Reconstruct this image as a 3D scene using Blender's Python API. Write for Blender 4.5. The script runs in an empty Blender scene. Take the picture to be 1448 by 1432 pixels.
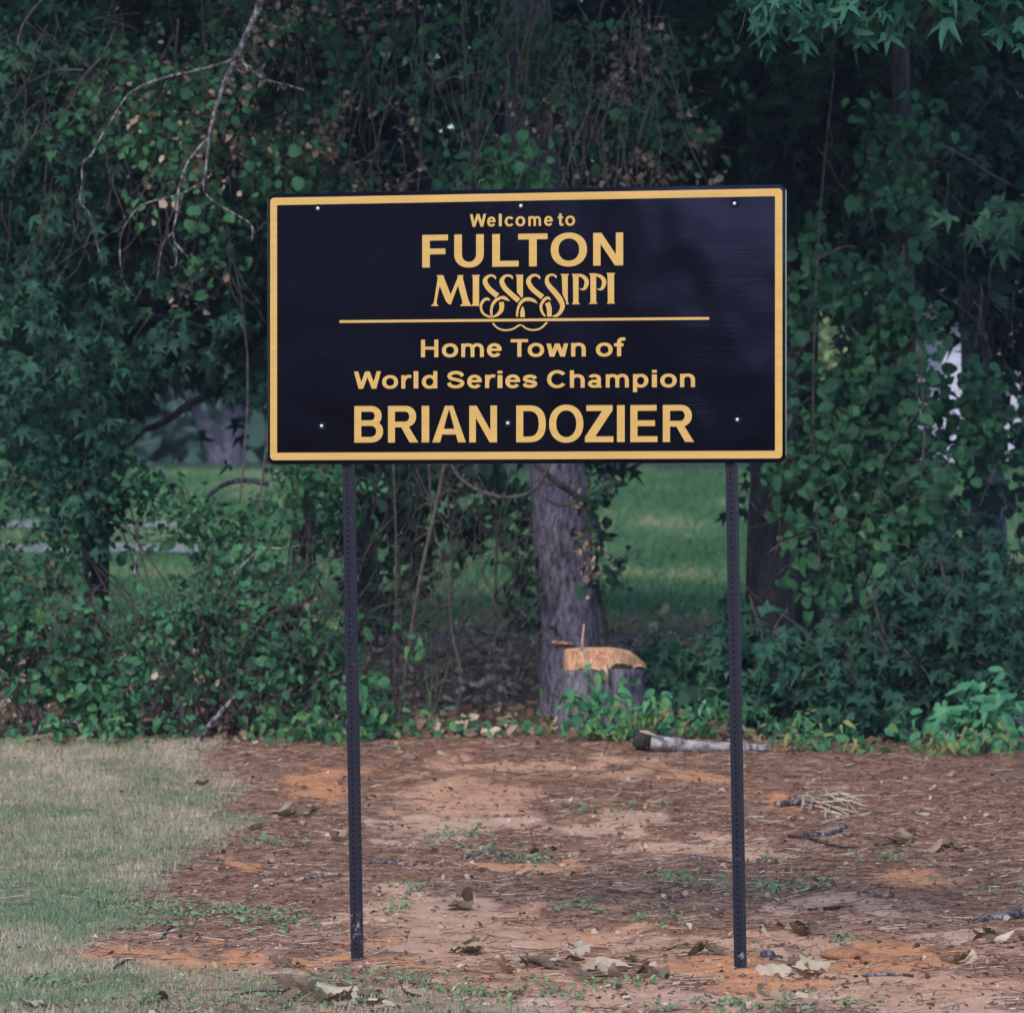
import bpy, bmesh, math, random
import numpy as np
from mathutils import Vector, Matrix
from mathutils.geometry import tessellate_polygon

# ------------------------------------------------------------------ camera, sky, sun, exposure
SC = bpy.context.scene
COL = SC.collection
F = 8904.0            # focal length in photo pixels (1448 px wide frame)
CX, HZ = 724.0, 740.0  # principal column, horizon row
CZ = (1362 - 740) / 318.0   # camera height above the foot of the sign
cam_d = bpy.data.cameras.new('camera')
cam_d.sensor_fit = 'HORIZONTAL'; cam_d.sensor_width = 36.0
cam_d.lens = 36.0 * F / 1448.0
cam_d.shift_y = (HZ - 716.0) / 1448.0
cam_d.clip_start = 0.5; cam_d.clip_end = 3000
cam_d.dof.use_dof = True; cam_d.dof.focus_distance = 28.6; cam_d.dof.aperture_fstop = 6.3
cam = bpy.data.objects.new('camera', cam_d); COL.objects.link(cam)
cam.location = (0, 0, CZ); cam.rotation_euler = (math.pi / 2, 0, 0)
SC.camera = cam

SUN_EL, SUN_AZ = math.radians(38), math.radians(203)     # azimuth clockwise from +Y: behind the camera, a little left
W = bpy.data.worlds.new('World'); SC.world = W; W.use_nodes = True
wn = W.node_tree; bg = wn.nodes['Background']
sky = wn.nodes.new('ShaderNodeTexSky'); sky.sky_type = 'NISHITA'; sky.sun_disc = False
sky.sun_elevation = SUN_EL; sky.sun_rotation = SUN_AZ
sky.air_density = 1.0; sky.dust_density = 0.4; sky.ozone_density = 2.2
wn.links.new(sky.outputs[0], bg.inputs[0]); bg.inputs[1].default_value = 0.12
sun_d = bpy.data.lights.new('sun', 'SUN'); sun_d.energy = 1.1; sun_d.angle = math.radians(22); sun_d.color = (1, 0.89, 0.76)
sun = bpy.data.objects.new('sun', sun_d); COL.objects.link(sun)
sd = Vector((math.sin(SUN_AZ) * math.cos(SUN_EL), math.cos(SUN_AZ) * math.cos(SUN_EL), math.sin(SUN_EL)))
sun.rotation_euler = sd.to_track_quat('Z', 'Y').to_euler(); sun.location = (-10, -20, 30)
SC.view_settings.view_transform = 'Standard'; SC.view_settings.look = 'None'
SC.view_settings.exposure = 1.42; SC.view_settings.gamma = 1.0; SC.view_settings.use_curve_mapping = False
SC.cycles.max_bounces = 8; SC.cycles.diffuse_bounces = 4; SC.cycles.glossy_bounces = 3; SC.cycles.transmission_bounces = 4

R = np.random.default_rng(7)
random.seed(7)

# ------------------------------------------------------------------ small maths
def at(px, py, Y):
    return Vector(((px - CX) * Y / F, Y, CZ - (py - HZ) * Y / F))

def pts(lst, Y):
    out = []
    for q in lst:
        out.append(at(q[0], q[1], q[2] if len(q) > 2 else Y))
    return out

_perm = np.random.default_rng(11).random((256, 256))
def vnoise(x, y):
    x = np.asarray(x, float); y = np.asarray(y, float)
    xi = np.floor(x).astype(int); yi = np.floor(y).astype(int)
    fx = x - xi; fy = y - yi
    fx = fx * fx * (3 - 2 * fx); fy = fy * fy * (3 - 2 * fy)
    g = lambda a, b: _perm[a & 255, b & 255]
    return (g(xi, yi) * (1 - fx) + g(xi + 1, yi) * fx) * (1 - fy) + (g(xi, yi + 1) * (1 - fx) + g(xi + 1, yi + 1) * fx) * fy

def fbm(x, y, o=4):
    s = 0; a = 0.5; t = 0
    for i in range(o):
        s = s + a * vnoise(x * 2 ** i + 17.3 * i, y * 2 ** i + 5.1 * i); t += a; a *= 0.5
    return s / t

PY = [-2000, 20, 28, 34, 40, 46, 52, 70, 90, 99, 106, 130, 200, 2000]
PZ = [0.0, 0.0, 0.0, 0.23, 0.52, 0.82, 1.14, 1.87, 2.70, 2.87, 2.90, 2.5, 2.0, 2.0]
def prof(y):
    return np.interp(y, PY, PZ)

def gz(x, y):
    x = np.asarray(x, float); y = np.asarray(y, float)
    near = np.clip((62 - y) / 20, 0, 1) * np.clip((y - 5) / 15, 0, 1)
    foot = 0.008 * np.exp(-(((x + 0.70) / .11) ** 2 + ((y - 28.27) / .16) ** 2)) + 0.008 * np.exp(-(((x - 1.0) / .11) ** 2 + ((y - 27.65) / .16) ** 2))
    return prof(y) + foot + near * (0.10 * (fbm(x * 0.35 + 40, y * 0.25 + 9, 3) - 0.5) + 0.035 * (fbm(x * 2.2, y * 1.6, 3) - 0.5))

def gzf(x, y):
    return float(gz(x, y))

def ground_at(px, py):
    lo, hi = 20.0, 90.0
    for _ in range(40):
        m = (lo + hi) / 2
        yy = HZ + F * (CZ - float(prof(m))) / m
        if yy > py: lo = m
        else: hi = m
    return ((px - CX) * lo / F, lo)

# ------------------------------------------------------------------ object helpers
ORG = {}
def setp(o, label=None, cat=None, group=None, kind=None):
    if label: o['label'] = label
    if cat: o['category'] = cat
    if group: o['group'] = group
    if kind: o['kind'] = kind
    return o

def thing(name, label, cat, loc=(0, 0, 0), group=None):
    o = bpy.data.objects.new(name, None); COL.objects.link(o)
    o.location = loc; o.empty_display_size = 0.2
    ORG[o] = Vector(loc)
    return setp(o, label, cat, group)

def link(name, me, mat, parent=None, loc=None):
    """me is in world coordinates; shift it into its parent's (or its own) frame"""
    if mat and not me.materials: me.materials.append(mat)
    o = bpy.data.objects.new(name, me); COL.objects.link(o)
    if parent is not None:
        org = ORG[parent]; me.transform(Matrix.Translation(-org))
        o.parent = parent; ORG[o] = org
    elif loc is not None:
        me.transform(Matrix.Translation(-Vector(loc))); o.location = loc; ORG[o] = Vector(loc)
    else:
        ORG[o] = Vector((0, 0, 0))
    return o

class MB:
    def __init__(s):
        s.v = []; s.f = []; s.smooth = True
    def add(s, v, f):
        b = len(s.v); s.v.extend([tuple(q) for q in v]); s.f.extend([tuple(i + b for i in q) for q in f])
    def tube(s, P, rad, n=6, cap=True, rough=0.0):
        P = [Vector(p) for p in P]
        k = len(P)
        if not hasattr(rad, '__len__'): rad = [rad] * k
        rings = []
        up = None
        for i in range(k):
            t = (P[min(i + 1, k - 1)] - P[max(i - 1, 0)]).normalized()
            if up is None:
                up = Vector((0, 1, 0)) if abs(t.y) < 0.9 else Vector((1, 0, 0))
            a = t.cross(up).normalized(); b = a.cross(t).normalized(); up = b
            ring = []
            for j in range(n):
                an = 2 * math.pi * j / n
                r = rad[i] * (1 + (random.uniform(-rough, rough) if rough else 0))
                ring.append(P[i] + a * (r * math.cos(an)) + b * (r * math.sin(an)))
            rings.append(ring)
        v = [q for r in rings for q in r]; f = []
        for i in range(k - 1):
            for j in range(n):
                j2 = (j + 1) % n
                f.append((i * n + j, i * n + j2, (i + 1) * n + j2, (i + 1) * n + j))
        if cap:
            f.append(tuple(range(n - 1, -1, -1))); f.append(tuple((k - 1) * n + j for j in range(n)))
        s.add(v, f)
    def box(s, c, h, rot=None):
        c = Vector(c); v = []
        for dx in (-1, 1):
            for dy in (-1, 1):
                for dz in (-1, 1):
                    q = Vector((dx * h[0], dy * h[1], dz * h[2]))
                    if rot is not None: q = rot @ q
                    v.append(c + q)
        s.add(v, [(0, 1, 3, 2), (4, 6, 7, 5), (0, 4, 5, 1), (2, 3, 7, 6), (0, 2, 6, 4), (1, 5, 7, 3)])
    def mesh(s, name='m'):
        me = bpy.data.meshes.new(name); me.from_pydata(s.v, [], s.f)
        if s.smooth: me.polygons.foreach_set('use_smooth', [True] * len(me.polygons))
        me.update(); return me
    def build(s, name, mat, parent=None, loc=None):
        return link(name, s.mesh(name), mat, parent, loc)

def smooth_path(P, sub=4):
    P = [Vector(p) for p in P]
    if len(P) < 3: return P
    out = []
    for i in range(len(P) - 1):
        p0 = P[max(i - 1, 0)]; p1 = P[i]; p2 = P[i + 1]; p3 = P[min(i + 2, len(P) - 1)]
        for k in range(sub):
            t = k / sub
            out.append(0.5 * ((2 * p1) + (p2 - p0) * t + (2 * p0 - 5 * p1 + 4 * p2 - p3) * t * t + (3 * p1 - p0 - 3 * p2 + p3) * t ** 3))
    out.append(P[-1]); return out

def lerp_list(a, n):
    return list(np.interp(np.linspace(0, 1, n), np.linspace(0, 1, len(a)), a))

def np_mesh(name, V, Fc, attrs=None, smooth=False):
    """V (n,3), Fc (m,k) equal-sided polygons, attrs {name: per-vertex floats}"""
    me = bpy.data.meshes.new(name)
    m, k = Fc.shape
    me.vertices.add(len(V)); me.vertices.foreach_set('co', np.ascontiguousarray(V, dtype=np.float32).ravel())
    me.loops.add(m * k); me.loops.foreach_set('vertex_index', np.ascontiguousarray(Fc, dtype=np.int32).ravel())
    me.polygons.add(m)
    me.polygons.foreach_set('loop_start', np.arange(0, m * k, k, dtype=np.int32))
    me.polygons.foreach_set('loop_total', np.full(m, k, dtype=np.int32))
    if smooth: me.polygons.foreach_set('use_smooth', np.ones(m, dtype=bool))
    if attrs:
        for a, val in attrs.items():
            at_ = me.attributes.new(a, 'FLOAT', 'POINT'); at_.data.foreach_set('value', np.ascontiguousarray(val, dtype=np.float32))
    me.update(calc_edges=True); me.validate()
    return me

# ------------------------------------------------------------------ materials
def nmat(name):
    m = bpy.data.materials.new(name); m.use_nodes = True
    nt = m.node_tree; b = nt.nodes['Principled BSDF']
    return m, nt, b

def N(nt, t, **kw):
    n = nt.nodes.new(t)
    for k, v in kw.items():
        if k in n.inputs: n.inputs[k].default_value = v
        else: setattr(n, k, v)
    return n

def ramp(nt, stops):
    r = nt.nodes.new('ShaderNodeValToRGB'); e = r.color_ramp.elements
    e[0].position, e[0].color = stops[0][0], (*stops[0][1], 1)
    e[1].position, e[1].color = stops[-1][0], (*stops[-1][1], 1)
    for p, c in stops[1:-1]:
        q = e.new(p); q.color = (*c, 1)
    return r

def leaf_mat(name, stops, rough=0.6, trans=0.25, spec=0.2):
    m, nt, b = nmat(name)
    a = N(nt, 'ShaderNodeAttribute', attribute_name='rnd')
    r = ramp(nt, stops); nt.links.new(a.outputs['Fac'], r.inputs[0])
    nz = N(nt, 'ShaderNodeTexNoise', Scale=28.0, Detail=3.0); g = N(nt, 'ShaderNodeNewGeometry')
    nt.links.new(g.outputs['Position'], nz.inputs['Vector'])
    hs = N(nt, 'ShaderNodeHueSaturation'); mp = N(nt, 'ShaderNodeMapRange')
    mp.inputs['To Min'].default_value = 0.65; mp.inputs['To Max'].default_value = 1.35
    nt.links.new(nz.outputs['Fac'], mp.inputs['Value']); nt.links.new(mp.outputs[0], hs.inputs['Value'])
    nt.links.new(r.outputs[0], hs.inputs['Color']); nt.links.new(hs.outputs[0], b.inputs['Base Color'])
    b.inputs['Roughness'].default_value = rough; b.inputs['Specular IOR Level'].default_value = spec
    if trans:
        tr = N(nt, 'ShaderNodeBsdfTranslucent'); nt.links.new(hs.outputs[0], tr.inputs['Color'])
        mx = N(nt, 'ShaderNodeMixShader'); mx.inputs[0].default_value = trans
        nt.links.new(b.outputs[0], mx.inputs[1]); nt.links.new(tr.outputs[0], mx.inputs[2])
        nt.links.new(mx.outputs[0], nt.nodes['Material Output'].inputs[0])
    return m

def bark_mat(name, dark, light, sc=14.0, stretch=0.25, bump=0.8, rough=0.9, lo=0.35, hi=0.68):
    m, nt, b = nmat(name)
    g = N(nt, 'ShaderNodeNewGeometry'); mp = N(nt, 'ShaderNodeMapping'); mp.inputs['Scale'].default_value = (1, 1, stretch)
    nt.links.new(g.outputs['Position'], mp.inputs['Vector'])
    nz = N(nt, 'ShaderNodeTexNoise', Scale=sc, Detail=6.0, Roughness=0.65); nt.links.new(mp.outputs[0], nz.inputs['Vector'])
    n2 = N(nt, 'ShaderNodeTexNoise', Scale=sc * 4.5, Detail=3.0); nt.links.new(mp.outputs[0], n2.inputs['Vector'])
    r = ramp(nt, [(lo, dark), (hi, light)]); nt.links.new(nz.outputs['Fac'], r.inputs[0])
    r2 = ramp(nt, [(0.35, (0.55, 0.55, 0.55)), (0.65, (1.15, 1.15, 1.15))]); nt.links.new(n2.outputs['Fac'], r2.inputs[0])
    mx = N(nt, 'ShaderNodeMixRGB', blend_type='MULTIPLY'); mx.inputs[0].default_value = 1
    nt.links.new(r.outputs[0], mx.inputs[1]); nt.links.new(r2.outputs[0], mx.inputs[2]); nt.links.new(mx.outputs[0], b.inputs['Base Color'])
    bp = N(nt, 'ShaderNodeBump'); bp.inputs['Strength'].default_value = bump; bp.inputs['Distance'].default_value = 0.02
    nt.links.new(nz.outputs['Fac'], bp.inputs['Height']); nt.links.new(bp.outputs[0], b.inputs['Normal'])
    b.inputs['Roughness'].default_value = rough; b.inputs['Specular IOR Level'].default_value = 0.2
    return m

GUM = [(0.0, (0.014, 0.046, 0.034)), (0.6, (0.028, 0.090, 0.058)), (1.0, (0.05, 0.145, 0.082))]
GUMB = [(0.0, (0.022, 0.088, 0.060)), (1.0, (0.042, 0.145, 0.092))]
VINE = [(0.0, (0.022, 0.062, 0.038)), (0.5, (0.042, 0.135, 0.066)), (0.92, (0.08, 0.215, 0.088)), (0.98, (0.14, 0.25, 0.06)), (1.0, (0.30, 0.30, 0.07))]
BRIGHT = [(0.0, (0.045, 0.16, 0.08)), (0.8, (0.085, 0.25, 0.11)), (0.95, (0.13, 0.28, 0.08)), (1.0, (0.26, 0.30, 0.08))]
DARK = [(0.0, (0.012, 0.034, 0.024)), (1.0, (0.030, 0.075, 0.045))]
DEAD = [(0.0, (0.12, 0.075, 0.05)), (0.5, (0.30, 0.205, 0.14)), (1.0, (0.55, 0.44, 0.32))]
M = {
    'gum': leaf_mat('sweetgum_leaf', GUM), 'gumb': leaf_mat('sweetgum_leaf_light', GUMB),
    'vine': leaf_mat('vine_leaf', VINE), 'bright': leaf_mat('bright_leaf', BRIGHT, trans=0.3),
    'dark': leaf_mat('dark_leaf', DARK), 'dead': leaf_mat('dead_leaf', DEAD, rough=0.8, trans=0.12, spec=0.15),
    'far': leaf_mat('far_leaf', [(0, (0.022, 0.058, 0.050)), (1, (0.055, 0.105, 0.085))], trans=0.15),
    'pale_shrub': leaf_mat('pale_shrub_leaf', [(0, (0.14, 0.22, 0.09)), (1, (0.30, 0.36, 0.16))]),
    'bark': bark_mat('grey_bark', (0.040, 0.034, 0.046), (0.25, 0.225, 0.30), 34, 0.30, 1.0),
    'stump_bark': bark_mat('stump_bark', (0.04, 0.035, 0.042), (0.27, 0.24, 0.29), 30, 0.2, 1.0),
    'cut_top': bark_mat('sawn_top', (0.60, 0.31, 0.165), (0.78, 0.46, 0.28), 16, 1.0, 0.2, rough=0.75),
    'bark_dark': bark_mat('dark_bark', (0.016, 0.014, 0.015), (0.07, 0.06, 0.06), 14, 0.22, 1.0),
    'twig': bark_mat('twig_bark', (0.05, 0.04, 0.036), (0.16, 0.13, 0.12), 30, 0.5, 0.3),
    'lichen': bark_mat('lichen_bark', (0.06, 0.045, 0.044), (0.42, 0.39, 0.42), 34, 0.55, 0.4, lo=0.46, hi=0.66),
    'vinewood': bark_mat('vine_wood', (0.035, 0.028, 0.026), (0.13, 0.10, 0.095), 30, 0.3, 0.4),
    'straw': leaf_mat('pine_straw', [(0, (0.09, 0.045, 0.034)), (0.5, (0.20, 0.11, 0.08)), (0.85, (0.34, 0.22, 0.16)), (1, (0.55, 0.44, 0.34))], rough=0.8, trans=0, spec=0.15),
    'grass': leaf_mat('mown_grass', [(0, (0.085, 0.175, 0.085)), (0.4, (0.175, 0.235, 0.125)), (0.7, (0.32, 0.275, 0.18)), (1, (0.52, 0.42, 0.31))], rough=0.7, trans=0.2, spec=0.2),
    'lawn_grass': leaf_mat('lawn_grass', [(0, (0.034, 0.095, 0.040)), (0.55, (0.060, 0.148, 0.062)), (0.85, (0.105, 0.185, 0.08)), (1, (0.24, 0.24, 0.125))], rough=0.7, trans=0.2),
    'weed': leaf_mat('green_weed', [(0, (0.10, 0.17, 0.085)), (1, (0.24, 0.30, 0.15))], rough=0.6, trans=0.2, spec=0.2),
    'dry': leaf_mat('dry_leaf', [(0, (0.14, 0.09, 0.055)), (0.5, (0.30, 0.21, 0.13)), (1, (0.52, 0.42, 0.30))], rough=0.7, trans=0.1, spec=0.25),
    'chip': bark_mat('split_wood', (0.30, 0.21, 0.14), (0.66, 0.54, 0.40), 30, 0.5, 0.2),
    'cut': bark_mat('fresh_cut_wood', (0.46, 0.20, 0.10), (0.70, 0.42, 0.27), 14, 0.5, 0.3, rough=0.75, lo=0.3, hi=0.7),
}

# ------------------------------------------------------------------ ground: one sheet to the horizon
def axis(lo, hi, step, outlo, outhi, g=1.16):
    a = list(np.arange(lo, hi + 1e-6, step)); s = step
    b = []; x = lo
    while x > outlo: s *= g; x -= s; b.append(x)
    s = step; c = []; x = a[-1]
    while x < outhi: s *= g; x += s; c.append(x)
    return np.array(b[::-1] + a + c)

gx = axis(-2.9, 2.9, 0.024, -900, 900); gy = axis(24.4, 41.0, 0.030, -700, 1500, 1.10)
GX, GY = np.meshgrid(gx, gy)
XB_Y = [1050, 1100, 1150, 1190, 1230, 1270, 1300, 1330, 1345, 1360, 1375, 1390, 1410, 1440]
XB_X = [285, 322, 345, 310, 240, 215, 200, 130, 50, 110, 350, 560, 720, 800]
_w = [ground_at(x, y) for x, y in zip(XB_X, XB_Y)]
_by = np.array([q[1] for q in _w])[::-1]; _bx = np.array([q[0] for q in _w])[::-1]
def grass_mask(x, y):
    xb = np.interp(y, _by, _bx)
    d = xb - x + 0.55 * (fbm(x * 3.0, y * 1.1, 3) - 0.5)
    m = np.clip(d / 0.30 + 0.45, 0, 1)
    front = np.clip((ground_at(724, 1362)[1] - y) / 0.4, 0, 1)          # thin worn turf at the very front
    m = m * (1 - 0.62 * front * np.clip((x + 2.1) / 0.8, 0, 1))
    return m * np.clip((41.5 - y) / 1.0, 0, 1)
SAND = [(450, 1108, 70, 15, 1.0), (640, 1130, 120, 28, .55), (740, 1228, 140, 12, .8), (600, 1300, 130, 26, .35), (810, 1310, 130, 14, .7),
        (300, 1350, 190, 11, 1.0), (570, 1352, 110, 13, 1.0), (1070, 1380, 140, 26, 1.0), (1230, 1362, 120, 22, 1.0), (1300, 1247, 100, 16, 1.0),
        (1000, 1418, 420, 12, .3), (1100, 1128, 45, 14, 1.0), (960, 1100, 60, 16, .8), (340, 1222, 40, 7, 1.0), (1140, 1330, 60, 14, .5), (860, 1160, 90, 14, .3), (640, 1165, 160, 14, .2), (700, 1325, 220, 14, .45), (1000, 1340, 160, 10, .4), (560, 1270, 60, 12, .3), (980, 1200, 120, 12, .35), (1380, 1400, 120, 16, .6), (850, 1412, 330, 17, .25), (1250, 1418, 260, 14, .35), (1330, 1320, 120, 10, .3), (1180, 1290, 90, 10, .3), (760, 1085, 180, 10, .5)]
_sand = []
for px, py, rx, ry, o in SAND:
    X0, Y0 = ground_at(px, py); Ya = ground_at(px, py + ry)[1]; Yb = ground_at(px, py - ry)[1]
    _sand.append((X0, Y0, rx * Y0 / F, (Yb - Ya) / 2, o))
def sand_mask(x, y):
    s = np.zeros_like(x); o = np.zeros_like(x)
    jx = 0.7 * (fbm(x * 4 + 3, y * 1.8, 5) - 0.5); jy = 2.6 * (fbm(x * 3 + 31, y * 1.5 + 7, 5) - 0.5)
    for X0, Y0, ax, ay, oo in _sand:
        d = ((x + jx - X0) / ax) ** 2 + ((y + jy - Y0) / ay) ** 2
        k = np.clip(1.35 - d, 0, 1); upd = k > s
        s = np.where(upd, k, s); o = np.where(upd, oo, o)
    fr = np.clip((31.0 - y) / 4.0, 0, 1) * np.clip(2.6 * (fbm(x * 2.2 + 70, y * 1.3 + 11, 4) - .24), 0, 1) * .95
    o = np.where(fr > s, .22 + .5 * vnoise(x * 1.3 + 5, y * .8), o); s = np.maximum(s, fr)
    return s, o
GZ = gz(GX, GY)
gm = grass_mask(GX, GY); sm, so = sand_mask(GX, GY)
near = (GY > 24) & (GY < 41.5)
GZ = GZ + np.where(near, 0.030 * (fbm(GX * 9, GY * 7, 4) - 0.5) + 0.016 * (1 - sm) * (fbm(GX * 30, GY * 24, 2) - 0.5), 0)
lawn = np.clip((GY - 51.0 + 3.0 * (fbm(GX * .5, GY * .4, 3) - .5)) / 2.0, 0, 1)
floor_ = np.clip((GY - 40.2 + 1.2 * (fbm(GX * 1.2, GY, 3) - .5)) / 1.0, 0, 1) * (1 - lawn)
verge = np.clip((23.5 - GY) / 1.5, 0, 1)
ny, nx = GX.shape
idx = np.arange(ny * nx).reshape(ny, nx)
Q = np.stack([idx[:-1, :-1], idx[:-1, 1:], idx[1:, 1:], idx[1:, :-1]], -1).reshape(-1, 4)
gme = np_mesh('ground', np.stack([GX, GY, GZ], -1).reshape(-1, 3), Q,
              {'grass': gm.ravel(), 'sand': sm.ravel(), 'orange': so.ravel(), 'lawn': np.maximum(lawn, verge).ravel(), 'floor': floor_.ravel()}, smooth=True)
gmat, nt, b = nmat('clay_ground')
geo = N(nt, 'ShaderNodeNewGeometry')
def att(n): return N(nt, 'ShaderNodeAttribute', attribute_name=n).outputs['Fac']
def noise(scale, detail=5.0, rough=0.6, sx=1.0, sy=1.0):
    mp = N(nt, 'ShaderNodeMapping'); mp.inputs['Scale'].default_value = (sx, sy, 1); nt.links.new(geo.outputs['Position'], mp.inputs['Vector'])
    z = N(nt, 'ShaderNodeTexNoise', Scale=scale, Detail=detail, Roughness=rough); nt.links.new(mp.outputs[0], z.inputs['Vector']); return z.outputs['Fac']
def mix(f, a, b_, mode='MIX'):
    m = N(nt, 'ShaderNodeMixRGB', blend_type=mode)
    for i, q in zip((0, 1, 2), (f, a, b_)):
        if hasattr(q, 'links') or hasattr(q, 'is_output'): nt.links.new(q, m.inputs[i])
        elif isinstance(q, tuple): m.inputs[i].default_value = (*q, 1)
        else: m.inputs[i].default_value = q
    return m.outputs[0]
def rampo(f, st):
    r = ramp(nt, st); nt.links.new(f, r.inputs[0]); return r.outputs[0]
straw = rampo(noise(7, 7, 0.7, 1.0, 0.8), [(0.28, (0.16, 0.078, 0.050)), (0.5, (0.32, 0.165, 0.105)), (0.72, (0.50, 0.31, 0.205))])
pale = rampo(noise(5, 6), [(0.3, (0.44, 0.27, 0.19)), (0.7, (0.70, 0.475, 0.35))])
orange = rampo(noise(6, 6), [(0.3, (0.46, 0.185, 0.082)), (0.7, (0.68, 0.32, 0.155))])
clay = mix(att('orange'), pale, orange)
sandf = N(nt, 'ShaderNodeMath', operation='MULTIPLY_ADD'); sandf.use_clamp = True
nt.links.new(att('sand'), sandf.inputs[0]); sandf.inputs[1].default_value = 1.5
sh = N(nt, 'ShaderNodeMapRange'); nt.links.new(noise(6, 8, 0.75), sh.inputs[0]); sh.inputs['From Min'].default_value = .3; sh.inputs['From Max'].default_value = .7
sh.inputs['To Min'].default_value = -1.25; sh.inputs['To Max'].default_value = 0.62; nt.links.new(sh.outputs[0], sandf.inputs[2])
c = mix(sandf.outputs[0], straw, clay)
turf = rampo(noise(6, 6), [(0.3, (0.17, 0.18, 0.115)), (0.55, (0.27, 0.26, 0.18)), (0.75, (0.40, 0.33, 0.25))])
c = mix(att('grass'), c, turf)
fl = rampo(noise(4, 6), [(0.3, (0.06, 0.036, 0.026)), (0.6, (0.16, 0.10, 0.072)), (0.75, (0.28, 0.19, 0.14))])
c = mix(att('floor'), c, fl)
lw = rampo(noise(0.9, 8, 0.7), [(0.3, (0.04, 0.11, 0.04)), (0.5, (0.062, 0.15, 0.055)), (0.72, (0.115, 0.19, 0.075))])
lw = mix(noise(5, 5), lw, rampo(noise(30, 3), [(0.35, (0.03, 0.07, 0.032)), (0.7, (0.11, 0.17, 0.08))]))
c = mix(att('lawn'), c, lw)
c = mix(0.7, c, rampo(noise(60, 4, 0.7), [(0.3, (0.45, 0.43, 0.42)), (0.62, (1.2, 1.2, 1.2))]), 'MULTIPLY')
nt.links.new(c, b.inputs['Base Color']); b.inputs['Roughness'].default_value = 0.95; b.inputs['Specular IOR Level'].default_value = 0.15
bp = N(nt, 'ShaderNodeBump'); bp.inputs['Strength'].default_value = 0.7; bp.inputs['Distance'].default_value = 0.02
nt.links.new(noise(45, 6, 0.7), bp.inputs['Height']); nt.links.new(bp.outputs[0], b.inputs['Normal'])
ground = link('ground', gme, gmat); setp(ground, 'sloping red clay bank strewn with pine straw, lawn rising beyond', kind='structure')

# far road across the top of the lawn and two pale drive strips at the left
def strip(name, x0, x1, y0, y1, mat, dz, label, nxs=40, nys=6, slant=0.0):
    X = np.linspace(x0, x1, nxs); T = np.linspace(0, 1, nys); V = []
    for t in T:
        for x in X:
            y = y0 + (y1 - y0) * t + slant * x
            V.append((x, y, gzf(x, y) + dz))
    V = np.array(V); i = np.arange(nxs * nys).reshape(nys, nxs)
    q = np.stack([i[:-1, :-1], i[:-1, 1:], i[1:, 1:], i[1:, :-1]], -1).reshape(-1, 4)
    o = link(name, np_mesh(name, V, q), mat); setp(o, label, kind='structure'); return o
M['asphalt'] = bark_mat('asphalt', (0.045, 0.036, 0.042), (0.085, 0.07, 0.075), 6, 1, 0.2)
M['concrete'] = bark_mat('drive_concrete', (0.24, 0.22, 0.25), (0.38, 0.35, 0.39), 3, 1, 0.1)
strip('road', -60, 60, 92.5, 98.5, M['asphalt'], 0.05, 'dark asphalt road along the top of the lawn', slant=0.06)
strip('driveway', -14, -2.9, 64.2, 66.2, M['concrete'], 0.03, 'pale concrete driveway glimpsed through the left thicket')
strip('driveway', -14, -3.3, 70.4, 72.2, M['concrete'], 0.03, 'farther pale driveway strip beyond the left thicket')

# ------------------------------------------------------------------ the sign
SX, SY, SZ, TH = 0.0473, 27.989, 2.832, 0.34108
U = Vector((math.cos(TH), -math.sin(TH), 0)); V_ = Vector((0, 0, 1)); NRM = Vector((-math.sin(TH), -math.cos(TH), 0))
SCN = Vector((SX, SY, SZ))
def suv(px, py):
    """photo pixel -> coordinates on the sign's own plane, metres from its centre"""
    d = at(px, py, 1.0) - Vector((0, 0, CZ)); o = Vector((0, 0, CZ))
    t = (SCN - o).dot(NRM) / d.dot(NRM); p = o + d * t - SCN
    return p.dot(U), p.dot(V_)
def sw(u, v, n=0.0): return SCN + U * u + V_ * v + NRM * n

m, nt, b = nmat('gloss_black_board')
tc = N(nt, 'ShaderNodeTexCoord'); mp = N(nt, 'ShaderNodeMapping'); mp.inputs['Scale'].default_value = (1.2, 1.2, 26)
nt.links.new(tc.outputs['Object'], mp.inputs['Vector'])
gn = N(nt, 'ShaderNodeTexNoise', Scale=2.2, Detail=6.0, Roughness=0.6, Distortion=0.8); nt.links.new(mp.outputs[0], gn.inputs['Vector'])
bp = N(nt, 'ShaderNodeBump'); bp.inputs['Strength'].default_value = 0.035; bp.inputs['Distance'].default_value = 0.003
nt.links.new(gn.outputs['Fac'], bp.inputs['Height'])
wv = N(nt, 'ShaderNodeTexNoise', Scale=1.7, Detail=2.0); nt.links.new(tc.outputs['Object'], wv.inputs['Vector'])
b2 = N(nt, 'ShaderNodeBump'); b2.inputs['Strength'].default_value = 0.25; b2.inputs['Distance'].default_value = 0.03
nt.links.new(wv.outputs['Fac'], b2.inputs['Height']); nt.links.new(bp.outputs[0], b2.inputs['Normal']); nt.links.new(b2.outputs[0], b.inputs['Normal'])
b.inputs['Base Color'].default_value = (0.0022, 0.0018, 0.0030, 1); b.inputs['Roughness'].default_value = 0.10; b.inputs['Specular IOR Level'].default_value = 0.34; b.inputs['Specular Tint'].default_value = (0.38, 0.38, 1.0, 1)  # blue specular tint stands in for bluer sky in the board's sheen
M['board'] = m
m, nt, b = nmat('gold_vinyl'); 
tc = N(nt, 'ShaderNodeTexCoord'); mp = N(nt, 'ShaderNodeMapping'); mp.inputs['Scale'].default_value = (1.5, 1.5, 26); nt.links.new(tc.outputs['Object'], mp.inputs['Vector'])
gn = N(nt, 'ShaderNodeTexNoise', Scale=2.2, Detail=6.0); nt.links.new(mp.outputs[0], gn.inputs['Vector'])
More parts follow.
